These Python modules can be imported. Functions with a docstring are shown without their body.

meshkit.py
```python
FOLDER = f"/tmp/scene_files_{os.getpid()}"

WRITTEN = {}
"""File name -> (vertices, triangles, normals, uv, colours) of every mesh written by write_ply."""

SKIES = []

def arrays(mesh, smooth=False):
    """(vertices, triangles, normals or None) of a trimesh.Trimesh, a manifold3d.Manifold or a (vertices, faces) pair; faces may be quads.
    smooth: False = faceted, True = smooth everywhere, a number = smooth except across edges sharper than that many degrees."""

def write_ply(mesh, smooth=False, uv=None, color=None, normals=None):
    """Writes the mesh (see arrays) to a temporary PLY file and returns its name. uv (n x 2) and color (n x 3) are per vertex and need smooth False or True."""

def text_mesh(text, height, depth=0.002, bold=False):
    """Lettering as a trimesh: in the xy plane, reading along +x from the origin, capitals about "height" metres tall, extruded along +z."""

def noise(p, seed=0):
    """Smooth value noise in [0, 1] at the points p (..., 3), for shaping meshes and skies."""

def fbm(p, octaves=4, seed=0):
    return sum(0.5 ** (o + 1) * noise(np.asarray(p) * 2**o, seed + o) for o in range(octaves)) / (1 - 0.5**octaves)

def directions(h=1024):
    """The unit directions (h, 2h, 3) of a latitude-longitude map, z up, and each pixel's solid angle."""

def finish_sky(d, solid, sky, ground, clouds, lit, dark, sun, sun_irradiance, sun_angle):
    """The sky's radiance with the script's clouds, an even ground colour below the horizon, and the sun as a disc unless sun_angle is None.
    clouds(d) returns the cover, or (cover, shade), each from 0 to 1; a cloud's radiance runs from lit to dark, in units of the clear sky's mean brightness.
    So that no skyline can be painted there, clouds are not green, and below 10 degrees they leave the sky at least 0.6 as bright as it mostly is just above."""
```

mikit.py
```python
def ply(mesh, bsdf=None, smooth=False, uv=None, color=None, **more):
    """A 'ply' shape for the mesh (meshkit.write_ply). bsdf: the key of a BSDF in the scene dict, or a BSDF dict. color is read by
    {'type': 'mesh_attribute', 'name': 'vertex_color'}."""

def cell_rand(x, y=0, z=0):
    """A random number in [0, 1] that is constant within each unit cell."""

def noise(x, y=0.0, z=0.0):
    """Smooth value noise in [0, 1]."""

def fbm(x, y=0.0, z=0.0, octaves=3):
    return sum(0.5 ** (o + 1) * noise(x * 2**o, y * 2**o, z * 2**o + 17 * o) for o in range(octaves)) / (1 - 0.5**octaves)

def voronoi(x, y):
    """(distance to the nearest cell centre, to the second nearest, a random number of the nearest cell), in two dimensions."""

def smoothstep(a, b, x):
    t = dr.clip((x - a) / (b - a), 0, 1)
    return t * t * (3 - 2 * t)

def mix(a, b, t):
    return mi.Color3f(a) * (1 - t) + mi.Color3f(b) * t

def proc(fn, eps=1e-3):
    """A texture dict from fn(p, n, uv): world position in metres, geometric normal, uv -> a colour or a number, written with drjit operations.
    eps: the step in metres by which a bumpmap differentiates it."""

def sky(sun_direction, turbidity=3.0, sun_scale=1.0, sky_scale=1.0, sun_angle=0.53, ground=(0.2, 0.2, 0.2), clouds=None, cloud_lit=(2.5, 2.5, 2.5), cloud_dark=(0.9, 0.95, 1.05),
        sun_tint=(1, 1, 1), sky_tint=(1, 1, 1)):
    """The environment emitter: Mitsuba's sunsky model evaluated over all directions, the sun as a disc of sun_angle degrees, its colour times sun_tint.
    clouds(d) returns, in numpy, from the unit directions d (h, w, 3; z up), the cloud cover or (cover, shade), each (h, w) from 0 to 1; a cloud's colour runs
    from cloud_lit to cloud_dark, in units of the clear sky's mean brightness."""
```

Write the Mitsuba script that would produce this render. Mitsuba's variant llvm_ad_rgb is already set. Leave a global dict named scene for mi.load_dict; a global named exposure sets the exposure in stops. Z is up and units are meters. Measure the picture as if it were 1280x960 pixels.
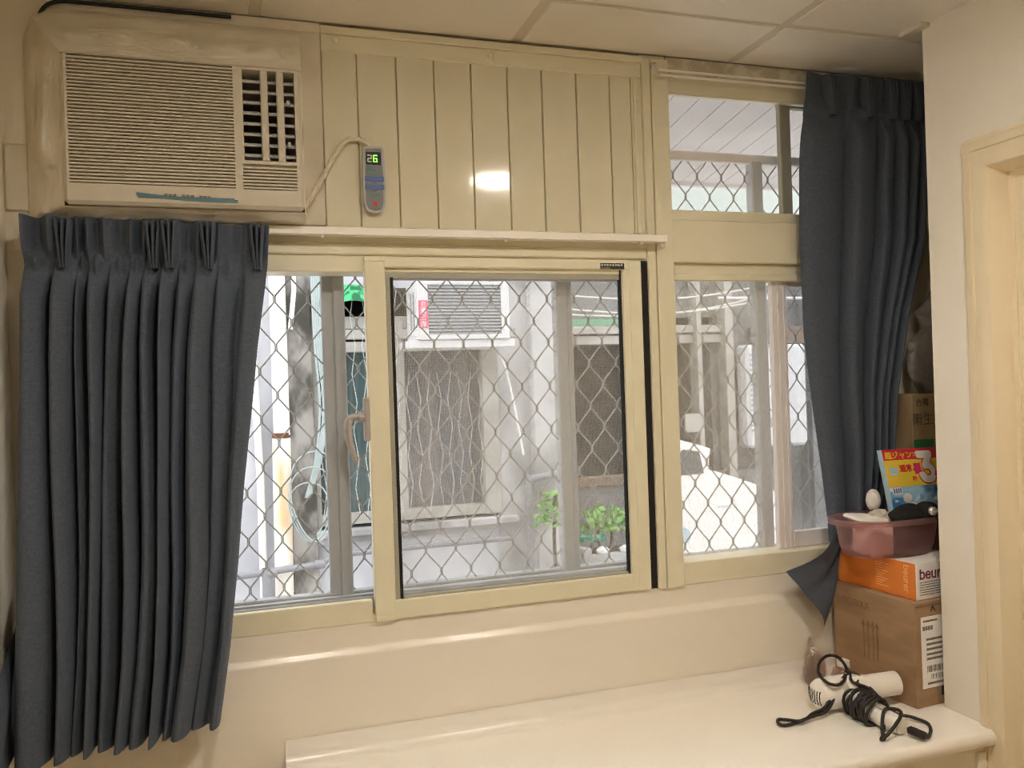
import math, random
import numpy as np, trimesh, drjit as dr, mitsuba as mi
import mikit, meshkit
from mikit import proc, noise, fbm, mix, smoothstep
from shapely.geometry import Polygon

random.seed(7)
rng = np.random.default_rng(7)
scene, labels = {}, {}
T4 = mi.ScalarTransform4f
# All geometry below is written in survey units; one unit is K metres and U() turns it into metres above the floor.
K, EYE = 0.81, 1.55
def U(v):
    v = np.asarray(v, float) * K
    v[..., 2] += EYE * (1 - K)
    return v

# ------------------------------------------------------------------ camera, sky, exposure
yaw, roll, FOC = math.atan(1045 / 3254), 0.0335, 1045.0
fw = np.array([math.sin(yaw), math.cos(yaw), 0.0])
right, up = np.array([math.cos(yaw), -math.sin(yaw), 0.0]), np.array([0, 0, 1.0])
upc = up * math.cos(roll) + right * math.sin(roll)
cam = U([0, -2.4, 1.55])
scene['camera'] = {'type': 'perspective', 'fov': math.degrees(2 * math.atan(640 / FOC)), 'fov_axis': 'x', 'near_clip': 0.02, 'far_clip': 200.0,
                   'to_world': T4().look_at(origin=cam.tolist(), target=(cam + fw).tolist(), up=upc.tolist())}
def overcast(d):
    p = d * np.array([2.0, 2.0, 5.0])
    n = meshkit.fbm(p + 11.3, 4)
    return np.ones(d.shape[:2]), np.clip((n - 0.3) * 1.2, 0, 1) * 0.6
scene['sky'] = mikit.sky((0.35, 0.6, 0.72), turbidity=4.0, sun_scale=0.0, sky_scale=22.0, ground=(0.3, 0.3, 0.3), clouds=overcast,
                         cloud_lit=(1.25, 1.25, 1.25), cloud_dark=(0.95, 0.96, 0.98))
LAMP = 222.0
LAMP_RGB = [LAMP * 1.0, LAMP * 0.91, LAMP * 0.79]
LAMPS = [(1.17, -1.5), (0.27, -1.5)]          # ceiling lamps over the room, in front of and above the camera
exposure = 0.0

# ------------------------------------------------------------------ materials
def lin(r, g, b):
    return [((c / 255) / 12.92 if c / 255 < 0.04045 else ((c / 255 + 0.055) / 1.055) ** 2.4) for c in (r, g, b)]
def rgb(c):
    return c if isinstance(c, dict) else {'type': 'rgb', 'value': list(map(float, c))}
def pr(name, color, rough=0.5, spec=0.5, metal=0.0, coat=0.0, coat_gloss=0.9, sheen=0.0, bump=None, bscale=1.0):
    b = {'type': 'principled', 'base_color': rgb(color), 'roughness': rough, 'metallic': metal, 'specular': spec}
    if coat: b |= {'clearcoat': coat, 'clearcoat_gloss': coat_gloss}
    if sheen: b |= {'sheen': sheen}
    if bump is not None: b = {'type': 'bumpmap', 'arbitrary': {**proc(bump)}, 'scale': bscale, 'bsdf': b}
    scene[name] = {'type': 'twosided', 'bsdf': b}
def mottled(a, b, s, stretch=(1, 1, 1), lo=0.35, hi=0.65, octaves=3):
    return proc(lambda p, n, uv: mix(a, b, smoothstep(lo, hi, fbm(p.x * s * stretch[0], p.y * s * stretch[1], p.z * s * stretch[2], octaves))))

CREAM, CREAM2 = (0.78, 0.74, 0.55), (0.74, 0.69, 0.49)
pr('m_wall', mottled((0.81, 0.77, 0.69), (0.78, 0.74, 0.65), 3.0), 0.45, 0.4)
pr('m_wall_gloss', mottled((0.80, 0.75, 0.66), (0.78, 0.73, 0.63), 2.5), 0.24, 0.5)
pr('m_counter', mottled((0.84, 0.81, 0.75), (0.82, 0.78, 0.72), 2.5), 0.25, 0.5)
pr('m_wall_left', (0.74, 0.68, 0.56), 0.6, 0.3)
pr('m_plaster', mottled((0.62, 0.58, 0.48), (0.46, 0.42, 0.33), 30.0), 0.75, 0.2)
pr('m_plank', (0.70, 0.655, 0.50), 0.09, 0.5)
pr('m_frame', mottled((0.73, 0.69, 0.53), (0.69, 0.65, 0.49), 6.0, (1, 1, 0.2)), 0.3, 0.5)
pr('m_sash', (0.74, 0.70, 0.53), 0.28, 0.5)
pr('m_bead', (0.34, 0.33, 0.27), 0.5, 0.4)
pr('m_alu', mottled((0.45, 0.47, 0.485), (0.38, 0.395, 0.41), 14.0, (1, 1, 0.15)), 0.45, 0.5)
pr('m_alu_pale', (0.74, 0.71, 0.71), 0.4, 0.5)
pr('m_black', (0.012, 0.012, 0.012), 0.7, 0.3)
pr('m_white', (0.82, 0.80, 0.76), 0.35, 0.5)
pr('m_rail', (0.84, 0.81, 0.74), 0.25, 0.5)
pr('m_tile', mottled((0.76, 0.73, 0.67), (0.73, 0.70, 0.64), 4.0), 0.4, 0.4)
pr('m_tbar', (0.58, 0.54, 0.47), 0.5, 0.4)
pr('m_door', mottled((0.76, 0.66, 0.48), (0.72, 0.62, 0.44), 10.0, (2, 2, 0.08)), 0.4, 0.4)
pr('m_floor', mottled((0.50, 0.40, 0.28), (0.42, 0.33, 0.23), 4.0), 0.4, 0.4)
pr('m_fabric', proc(lambda p, n, uv: mix((0.050, 0.063, 0.086), (0.096, 0.116, 0.152), 0.55 * noise(p.x * 160, p.y * 160, p.z * 900) + 0.45 * noise(p.x * 900, p.y * 900, p.z * 120))), 0.85, 0.25, sheen=0.5)
pr('m_cloth', mottled((0.66, 0.61, 0.50), (0.58, 0.53, 0.42), 9.0), 0.75, 0.25)
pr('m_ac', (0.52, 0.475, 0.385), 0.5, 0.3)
pr('m_ac_blade', (0.50, 0.50, 0.50), 0.5, 0.4)
pr('m_teal', (0.07, 0.15, 0.18), 0.4, 0.5)
pr('m_grey', (0.42, 0.42, 0.41), 0.45, 0.5)
pr('m_grey_dark', (0.18, 0.19, 0.19), 0.5, 0.4)
pr('m_blue_key', (0.08, 0.13, 0.36), 0.45, 0.4)
pr('m_teal_key', (0.12, 0.22, 0.24), 0.45, 0.4)
pr('m_red', (0.55, 0.05, 0.07), 0.45, 0.4)
pr('m_conduit', (0.62, 0.56, 0.44), 0.5, 0.4)
pr('m_bronze', (0.36, 0.33, 0.31), 0.4, 0.5)
pr('m_card', mottled((0.33, 0.215, 0.128), (0.285, 0.182, 0.106), 9.0, (1, 1, 3)), 0.8, 0.2)
pr('m_card_ink', (0.235, 0.148, 0.086), 0.8, 0.2)
pr('m_card_old', mottled((0.26, 0.19, 0.11), (0.21, 0.15, 0.08), 8.0), 0.8, 0.2)
pr('m_carton_ink', (0.10, 0.07, 0.04), 0.8, 0.2)
pr('m_green_print', (0.03, 0.13, 0.05), 0.7, 0.2)
pr('m_orange', (0.70, 0.205, 0.03), 0.4, 0.5)
pr('m_orange_pale', (0.85, 0.42, 0.18), 0.5, 0.4)
pr('m_print_white', (0.80, 0.78, 0.76), 0.45, 0.4)
pr('m_maroon', (0.16, 0.03, 0.06), 0.5, 0.4)
pr('m_ink', (0.03, 0.03, 0.03), 0.6, 0.3)
pr('m_ink_soft', (0.16, 0.15, 0.14), 0.6, 0.3)
pr('m_yellow', (0.80, 0.58, 0.05), 0.35, 0.5)
pr('m_print_red', (0.60, 0.03, 0.05), 0.35, 0.5)
pr('m_pink_red', (0.66, 0.04, 0.16), 0.35, 0.5)
pr('m_swirl', proc(lambda p, n, uv: mix(mix((0.04, 0.20, 0.46), (0.35, 0.62, 0.78), smoothstep(0.35, 0.62, fbm(p.x * 22, p.y * 22, p.z * 26, 3))), (0.80, 0.86, 0.88), smoothstep(0.60, 0.72, fbm(p.x * 30 + 5, p.y * 30, p.z * 34 + 3, 3)))), 0.35, 0.5)
pr('m_pale_blue', (0.45, 0.62, 0.72), 0.35, 0.5)
pr('m_black_cloth', (0.018, 0.018, 0.018), 0.8, 0.2)
pr('m_cord', (0.016, 0.014, 0.013), 0.5, 0.4)
pr('m_silver', (0.75, 0.74, 0.72), 0.25, 0.5, metal=0.8)
pr('m_dryer', (0.83, 0.80, 0.74), 0.3, 0.5)
pr('m_dryer_label', (0.46, 0.43, 0.38), 0.4, 0.5)
pr('m_bag', mottled((0.16, 0.15, 0.135), (0.11, 0.105, 0.10), 12.0), 0.45, 0.4)
pr('m_tissue', mottled((0.66, 0.62, 0.56), (0.50, 0.46, 0.41), 40.0), 0.8, 0.2)
scene['m_basin'] = {'type': 'principledthin', 'base_color': rgb((0.92, 0.64, 0.65)), 'roughness': 0.12, 'spec_trans': 0.82, 'diff_trans': 1.0, 'eta': 1.4, 'spec_tint': 0.0}
scene['m_glass'] = {'type': 'thindielectric', 'int_ior': 1.5}
scene['m_perfume'] = {'type': 'principledthin', 'base_color': rgb((0.96, 0.83, 0.78)), 'roughness': 0.06, 'spec_trans': 0.9, 'diff_trans': 0.5, 'eta': 1.5}
scene['m_clear'] = {'type': 'dielectric', 'int_ior': 1.45, 'specular_transmittance': rgb((0.97, 0.95, 0.93))}
# outdoors
pr('m_conc', mottled((0.54, 0.54, 0.55), (0.28, 0.28, 0.28), 5.0, (1, 1, 0.45), 0.3, 0.7, 4), 0.85, 0.2)
pr('m_conc_dirty', mottled((0.40, 0.38, 0.36), (0.10, 0.095, 0.085), 9.0, (1, 1, 0.45), 0.38, 0.62, 4), 0.9, 0.2)
pr('m_whitewash', mottled((0.60, 0.61, 0.65), (0.46, 0.47, 0.51), 4.0, (1, 1, 0.4)), 0.8, 0.2)
pr('m_pvc', (0.84, 0.84, 0.82), 0.35, 0.5)
pr('m_pvc_rust', mottled((0.86, 0.82, 0.74), (0.72, 0.50, 0.27), 9.0, (1, 1, 0.25), 0.45, 0.75), 0.5, 0.4)
pr('m_rust', (0.16, 0.075, 0.04), 0.8, 0.2)
pr('m_steel_pipe', (0.26, 0.26, 0.28), 0.4, 0.5)
pr('m_out_white', (0.70, 0.71, 0.73), 0.4, 0.5)
pr('m_out_grey', (0.30, 0.32, 0.34), 0.5, 0.4)
pr('m_out_frame', mottled((0.46, 0.45, 0.42), (0.38, 0.37, 0.34), 8.0), 0.5, 0.4)
pr('m_out_curtain', mottled((0.10, 0.15, 0.155), (0.075, 0.115, 0.12), 8.0, (6, 1, 0.2)), 0.8, 0.2)
pr('m_out_drape', proc(lambda p, n, uv: mix((0.20, 0.19, 0.20), (0.11, 0.12, 0.15), smoothstep(0.3, 0.7, noise(p.x * 9, 0, p.z * 1.0)))), 0.8, 0.2)
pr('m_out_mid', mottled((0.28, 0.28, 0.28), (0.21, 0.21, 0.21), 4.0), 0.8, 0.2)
pr('m_out_brown', (0.24, 0.18, 0.14), 0.8, 0.2)
pr('m_green_cloth', mottled((0.06, 0.46, 0.18), (0.015, 0.12, 0.05), 22.0, (1, 1, 1), 0.42, 0.58), 0.6, 0.3)
pr('m_green_pale', (0.16, 0.36, 0.24), 0.6, 0.3)
pr('m_far', mottled((0.46, 0.50, 0.46), (0.40, 0.44, 0.41), 0.5), 0.8, 0.2)
pr('m_sign', (0.78, 0.10, 0.20), 0.5, 0.4)
pr('m_awning', mottled((0.70, 0.67, 0.67), (0.62, 0.59, 0.59), 3.0), 0.5, 0.4)
pr('m_coil', (0.40, 0.47, 0.47), 0.5, 0.4)
pr('m_pale_wire', (0.62, 0.64, 0.60), 0.5, 0.4)
pr('m_leaf', mottled((0.30, 0.55, 0.18), (0.16, 0.36, 0.10), 30.0), 0.6, 0.3)
pr('m_leaf_dark', (0.05, 0.30, 0.20), 0.6, 0.3)
pr('m_soil', (0.10, 0.08, 0.06), 0.9, 0.1)
pr('m_pot', (0.62, 0.28, 0.18), 0.7, 0.2)
pr('m_car', (0.92, 0.92, 0.92), 0.25, 0.5, coat=0.8)
pr('m_car_glass', (0.10, 0.11, 0.12), 0.1, 0.6)
pr('m_tyre', (0.03, 0.03, 0.03), 0.8, 0.2)
pr('m_ground', mottled((0.50, 0.49, 0.47), (0.38, 0.37, 0.36), 3.0), 0.9, 0.1)
pr('m_screen', (0.62, 0.61, 0.58), 0.6, 0.3)

# ------------------------------------------------------------------ helpers
def add(key, mesh, mat, smooth=30, label=None, category=None, group=None, kind=None, **more):
    if isinstance(mesh, list): mesh = trimesh.util.concatenate(mesh)
    m = trimesh.Trimesh(U(mesh.vertices), mesh.faces, process=False)
    base, n = key, 0
    while key in scene:
        n += 1; key = f'{base}_{n:03d}'
    scene[key] = mikit.ply(m, mat, smooth, **more)
    say(key, label, category, group, kind)
    return key
def say(key, label=None, category=None, group=None, kind=None):
    d = {k: v for k, v in dict(label=label, category=category, group=group, kind=kind).items() if v}
    if d: labels.setdefault(key, {}).update(d)
    return key
def box(x0, x1, y0, y1, z0, z1, c=0.0):
    if c <= 0:
        return trimesh.creation.box(bounds=[[x0, y0, z0], [x1, y1, z1]])
    c = min(c, 0.45 * min(x1 - x0, y1 - y0, z1 - z0))
    pts = []
    for sx in (0, 1):
        for sy in (0, 1):
            for sz in (0, 1):
                p = np.array([(x0, x1)[sx], (y0, y1)[sy], (z0, z1)[sz]])
                s = np.array([1 - 2 * sx, 1 - 2 * sy, 1 - 2 * sz]) * c
                for ax in range(3):
                    q = p + s; q[ax] = p[ax]; pts.append(q)
    return trimesh.convex.convex_hull(np.array(pts))
def prism(profile, a, b, axis='x'):
    """profile: points of (y, z) for axis x, (x, z) for y, (x, y) for z."""
    m = trimesh.creation.extrude_polygon(Polygon(profile).buffer(0), b - a, engine='earcut')
    v = m.vertices.copy(); v[:, 2] += a
    if axis == 'x': v = v[:, [2, 0, 1]]
    elif axis == 'y': v = v[:, [0, 2, 1]]
    m = trimesh.Trimesh(v, m.faces, process=False); m.fix_normals()
    return m
def tube(pts, r, sides=8, closed=False, caps=True, squash=None):
    p = np.asarray(pts, float); n = len(p)
    r = np.broadcast_to(np.asarray(r, float), (n,))
    t = np.roll(p, -1, 0) - np.roll(p, 1, 0) if closed else np.gradient(p, axis=0)
    t /= np.linalg.norm(t, axis=1, keepdims=True) + 1e-12
    a = np.cross(t[0], [0, 0, 1.0] if abs(t[0][2]) < 0.9 else [1.0, 0, 0]); a /= np.linalg.norm(a)
    rings = []
    ang = np.arange(sides) * 2 * np.pi / sides
    for i in range(n):
        a = a - t[i] * (a @ t[i]); a /= np.linalg.norm(a) + 1e-12
        b = np.cross(t[i], a)
        rings.append(p[i] + r[i] * (np.cos(ang)[:, None] * a + np.sin(ang)[:, None] * b))
    v = np.vstack(rings); f = []
    for i in range(n if closed else n - 1):
        j = (i + 1) % n
        for k in range(sides):
            k2 = (k + 1) % sides
            f += [[i * sides + k, i * sides + k2, j * sides + k2], [i * sides + k, j * sides + k2, j * sides + k]]
    if caps and not closed:
        v = np.vstack([v, p[0], p[-1]])
        for k in range(sides):
            k2 = (k + 1) % sides
            f += [[n * sides, k2, k], [n * sides + 1, (n - 1) * sides + k, (n - 1) * sides + k2]]
    return trimesh.Trimesh(v, f, process=False)
def spline(pts, n=40, closed=False):
    p = np.asarray(pts, float)
    if closed: q = np.vstack([p[-1], p, p[0], p[1]])
    else: q = np.vstack([2 * p[0] - p[1], p, 2 * p[-1] - p[-2]])
    seg = len(q) - 3; out = []
    for s in np.linspace(0, seg, n, endpoint=not closed):
        i = min(int(s), seg - 1); u = s - i
        a, b, c, d = q[i:i + 4]
        out.append(0.5 * (2 * b + (c - a) * u + (2 * a - 5 * b + 4 * c - d) * u * u + (3 * b - a - 3 * c + d) * u ** 3))
    return np.array(out)
def lathe(profile, center=(0, 0, 0), axis=(0, 0, 1), sides=28, sx=1.0, sy=1.0):
    m = trimesh.creation.revolve(np.asarray(profile, float), sections=sides)
    v = m.vertices * np.array([sx, sy, 1.0])
    z = np.asarray(axis, float) / np.linalg.norm(axis)
    x = np.cross([0, 1.0, 0], z) if abs(z[1]) < 0.9 else np.cross([1.0, 0, 0], z)
    x /= np.linalg.norm(x); y = np.cross(z, x)
    return trimesh.Trimesh(v @ np.vstack([x, y, z]) + np.asarray(center), m.faces, process=False)
def grid(P, flip=False):
    """P (rows, cols, 3) -> sheet mesh."""
    r, c = P.shape[:2]
    i, j = np.meshgrid(np.arange(r - 1), np.arange(c - 1), indexing='ij')
    a = (i * c + j).ravel(); q = np.stack([a, a + 1, a + c + 1, a + c], 1)
    if flip: q = q[:, ::-1]
    return trimesh.Trimesh(P.reshape(-1, 3), np.vstack([q[:, [0, 1, 2]], q[:, [0, 2, 3]]]), process=False)
def on(mesh, o, r, u):
    """local x, y, z -> o + x r + y u + z (r x u)"""
    r, u = np.asarray(r, float), np.asarray(u, float)
    r = r / np.linalg.norm(r); u = u - r * (u @ r); u = u / np.linalg.norm(u)
    v = mesh.vertices
    return trimesh.Trimesh(np.asarray(o) + v[:, :1] * r + v[:, 1:2] * u + v[:, 2:] * np.cross(r, u), mesh.faces, process=False)
def text(t, h, depth=0.002, bold=False):
    return meshkit.text_mesh(t, h, depth, bold)
def strokes(segs, w, depth=0.002, scale=1.0):
    """Lettering out of straight pen strokes; segs: polylines in the unit square."""
    out = []
    for poly in segs:
        for (x0, y0), (x1, y1) in zip(poly[:-1], poly[1:]):
            L = math.hypot(x1 - x0, y1 - y0)
            b = trimesh.creation.box(extents=[L * scale + w, w, depth])
            b.apply_transform(trimesh.transformations.rotation_matrix(math.atan2(y1 - y0, x1 - x0), [0, 0, 1]))
            b.apply_translation([(x0 + x1) / 2 * scale, (y0 + y1) / 2 * scale, depth / 2])
            out.append(b)
    return trimesh.util.concatenate(out)
GL = {  # pen strokes of the characters that occur on things
 '三': [[(.1, .85), (.9, .85)], [(.18, .5), (.82, .5)], [(.04, .12), (.96, .12)]],
 '洋': [[(.08, .9), (.2, .8)], [(.04, .62), (.17, .52)], [(.05, .08), (.22, .38)], [(.45, .98), (.52, .85)], [(.82, .98), (.74, .85)], [(.36, .78), (.94, .78)], [(.42, .55), (.9, .55)], [(.32, .3), (.98, .3)], [(.65, .78), (.65, .02)]],
 '台': [[(.5, .98), (.25, .66), (.8, .7)], [(.68, .84), (.88, .6)], [(.22, .48), (.8, .48), (.8, .05), (.22, .05), (.22, .48)]],
 '灣': [[(.06, .92), (.16, .82)], [(.03, .62), (.14, .54)], [(.04, .08), (.18, .36)], [(.48, .98), (.74, .98)], [(.45, .88), (.78, .88)], [(.48, .78), (.74, .78)], [(.48, .68), (.74, .68), (.74, .56), (.48, .56), (.48, .68)], [(.28, .95), (.36, .8), (.28, .7), (.4, .66)], [(.9, .95), (.82, .8), (.94, .7), (.82, .66)], [(.3, .46), (.92, .46), (.92, .34), (.34, .34), (.34, .2), (.92, .2), (.88, .03), (.7, .03)]],
 '生': [[(.3, .95), (.12, .62)], [(.22, .74), (.88, .74)], [(.24, .42), (.8, .42)], [(.06, .06), (.94, .06)], [(.52, .98), (.52, .06)]],
 '衛': [[(.2, .95), (.06, .75)], [(.22, .7), (.06, .48)], [(.15, .6), (.15, .05)], [(.32, .85), (.68, .85)], [(.3, .65), (.7, .65)], [(.36, .52), (.64, .52), (.64, .36), (.36, .36), (.36, .52)], [(.3, .22), (.7, .22)], [(.5, .95), (.5, .02)], [(.76, .84), (.95, .84)], [(.74, .6), (.98, .6)], [(.87, .6), (.87, .06), (.8, .06)]],
 '紙': [[(.25, .97), (.1, .78), (.3, .72)], [(.34, .84), (.08, .5), (.38, .52)], [(.22, .5), (.22, .05)], [(.1, .36), (.06, .2)], [(.34, .36), (.38, .2)], [(.9, .96), (.5, .86), (.5, .06), (.66, .16)], [(.5, .56), (.96, .56)], [(.72, .86), (.76, .4), (.96, .05)]],
 '超': [[(.1, .82), (.46, .82)], [(.06, .6), (.5, .6)], [(.28, .96), (.28, .2)], [(.28, .4), (.46, .4)], [(.14, .42), (.05, .06)], [(.1, .2), (.4, .06), (.98, .06)], [(.56, .88), (.92, .88), (.86, .58)], [(.7, .88), (.56, .56)], [(.6, .46), (.9, .46), (.9, .2), (.6, .2), (.6, .46)]],
 'ジ': [[(.15, .85), (.32, .75)], [(.08, .6), (.25, .5)], [(.15, .1), (.5, .28), (.85, .7)], [(.62, .95), (.7, .82)], [(.78, .98), (.86, .85)]],
 'ャ': [[(.15, .5), (.8, .62), (.62, .38)], [(.3, .75), (.48, .05)]],
 'ン': [[(.12, .82), (.36, .66)], [(.12, .1), (.5, .26), (.9, .75)]],
 'ボ': [[(.1, .68), (.9, .68)], [(.5, .92), (.5, .06), (.4, .1)], [(.28, .5), (.12, .22)], [(.72, .5), (.88, .22)], [(.72, .98), (.78, .86)], [(.88, .98), (.94, .86)]],
 '通': [[(.1, .92), (.2, .8)], [(.06, .6), (.22, .6), (.22, .22), (.06, .1)], [(.2, .2), (.4, .06), (.98, .06)], [(.4, .92), (.86, .92), (.64, .78)], [(.4, .72), (.88, .72), (.88, .2)], [(.4, .72), (.4, .2)], [(.4, .54), (.88, .54)], [(.4, .38), (.88, .38)], [(.64, .72), (.64, .2)]],
 '常': [[(.5, .98), (.5, .82)], [(.24, .94), (.32, .84)], [(.76, .94), (.68, .84)], [(.1, .64), (.1, .78), (.9, .78), (.9, .64)], [(.32, .66), (.68, .66), (.68, .5), (.32, .5), (.32, .66)], [(.2, .1), (.2, .38), (.8, .38), (.8, .1)], [(.5, .5), (.5, 0)]],
 'の': [[(.52, .8), (.36, .16), (.16, .3), (.2, .64), (.52, .84), (.86, .6), (.84, .26), (.56, .08)]],
 '約': [[(.25, .97), (.1, .78), (.3, .72)], [(.34, .84), (.08, .5), (.38, .52)], [(.22, .5), (.22, .05)], [(.1, .36), (.06, .2)], [(.34, .36), (.38, .2)], [(.6, .96), (.48, .66)], [(.56, .78), (.92, .78), (.86, .08), (.72, .12)], [(.6, .56), (.7, .4)]],
 '倍': [[(.3, .96), (.06, .55)], [(.2, .72), (.2, .02)], [(.66, .98), (.66, .86)], [(.4, .84), (.94, .84)], [(.5, .76), (.56, .58)], [(.82, .78), (.76, .58)], [(.34, .54), (.98, .54)], [(.46, .4), (.88, .4), (.88, .06), (.46, .06), (.46, .4)]],
}
def cjk(s, h, w=None, depth=0.002, vertical=False, gap=1.12):
    out = []
    for i, ch in enumerate(s):
        m = strokes(GL[ch], w or h * 0.09, depth, h)
        m.apply_translation([0, -i * h * gap, 0] if vertical else [i * h * gap, 0, 0])
        out.append(m)
    return trimesh.util.concatenate(out)
def S(name, label=None): return say(name, label, None, None, 'structure')

# ------------------------------------------------------------------ the room shell
XL, XR, XN, CEIL, FLR, YB = -0.56, 1.98, 2.60, 2.585, -0.3636, -5.2
lower = [(0.10, FLR), (0.10, 0.8828), (0.0, 0.8828)]
lower += [(-0.0065 * (1 - math.cos(a)), 0.824 - 0.028 * a / math.pi) for a in np.linspace(0.0, math.pi, 15)]
lower += [(-0.018, 0.74), (-0.030, 0.60), (-0.030, FLR)]
add('wall_back', prism(lower, XL, XN), 'm_wall_gloss', 30); S('wall_back')
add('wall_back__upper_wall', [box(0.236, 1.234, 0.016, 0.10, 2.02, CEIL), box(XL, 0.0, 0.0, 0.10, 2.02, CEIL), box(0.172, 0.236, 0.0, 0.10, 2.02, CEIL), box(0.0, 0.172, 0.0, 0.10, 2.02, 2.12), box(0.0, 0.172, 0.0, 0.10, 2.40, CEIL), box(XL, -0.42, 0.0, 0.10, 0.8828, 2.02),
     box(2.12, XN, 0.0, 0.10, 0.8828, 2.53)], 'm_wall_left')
add('wall_back__plaster_strip', box(1.326, XN, 0.0, 0.10, 2.527, CEIL), 'm_plaster')
seams = [0.2365, 0.336, 0.4495, 0.562, 0.674, 0.7875, 0.8985, 1.012, 1.1255, 1.199]
tilts = [0.0, 0.0004, -0.0006, 0.0003, 0.0007, -0.0005, 0.0002, -0.0004, 0.0003]
for i, (a, b) in enumerate(zip(seams[:-1], seams[1:])):
    g = 0.0011; c = 0.0022; t = tilts[i]
    pl = prism([(a + g, 0.016), (a + g, 0.004 + t), (a + g + c, t), (b - g - c, -t), (b - g, 0.004 - t), (b - g, 0.016)], 2.014, 2.512, 'z')
    add('wall_back__plank', pl, 'm_plank', False)
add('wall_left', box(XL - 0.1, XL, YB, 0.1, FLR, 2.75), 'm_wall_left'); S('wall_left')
add('wall_right', [box(XR, XN, -0.52, -0.39, FLR, CEIL + 0.02), box(XR, XR + 0.15, -1.62, -0.52, 2.165, CEIL + 0.02), box(XR, XR + 0.15, YB, -1.62, FLR, CEIL + 0.02)], 'm_wall'); S('wall_right')
add('wall_niche', [box(XN, XN + 0.1, -0.52, 0.1, FLR, CEIL)], 'm_wall'); S('wall_niche')
add('wall_rear', box(XL, XR + 0.1, YB - 0.1, YB, FLR, 2.75), 'm_wall'); S('wall_rear')
add('floor', box(XL, XN, YB, 0.1, FLR - 0.1, FLR), 'm_floor'); S('floor')
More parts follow.
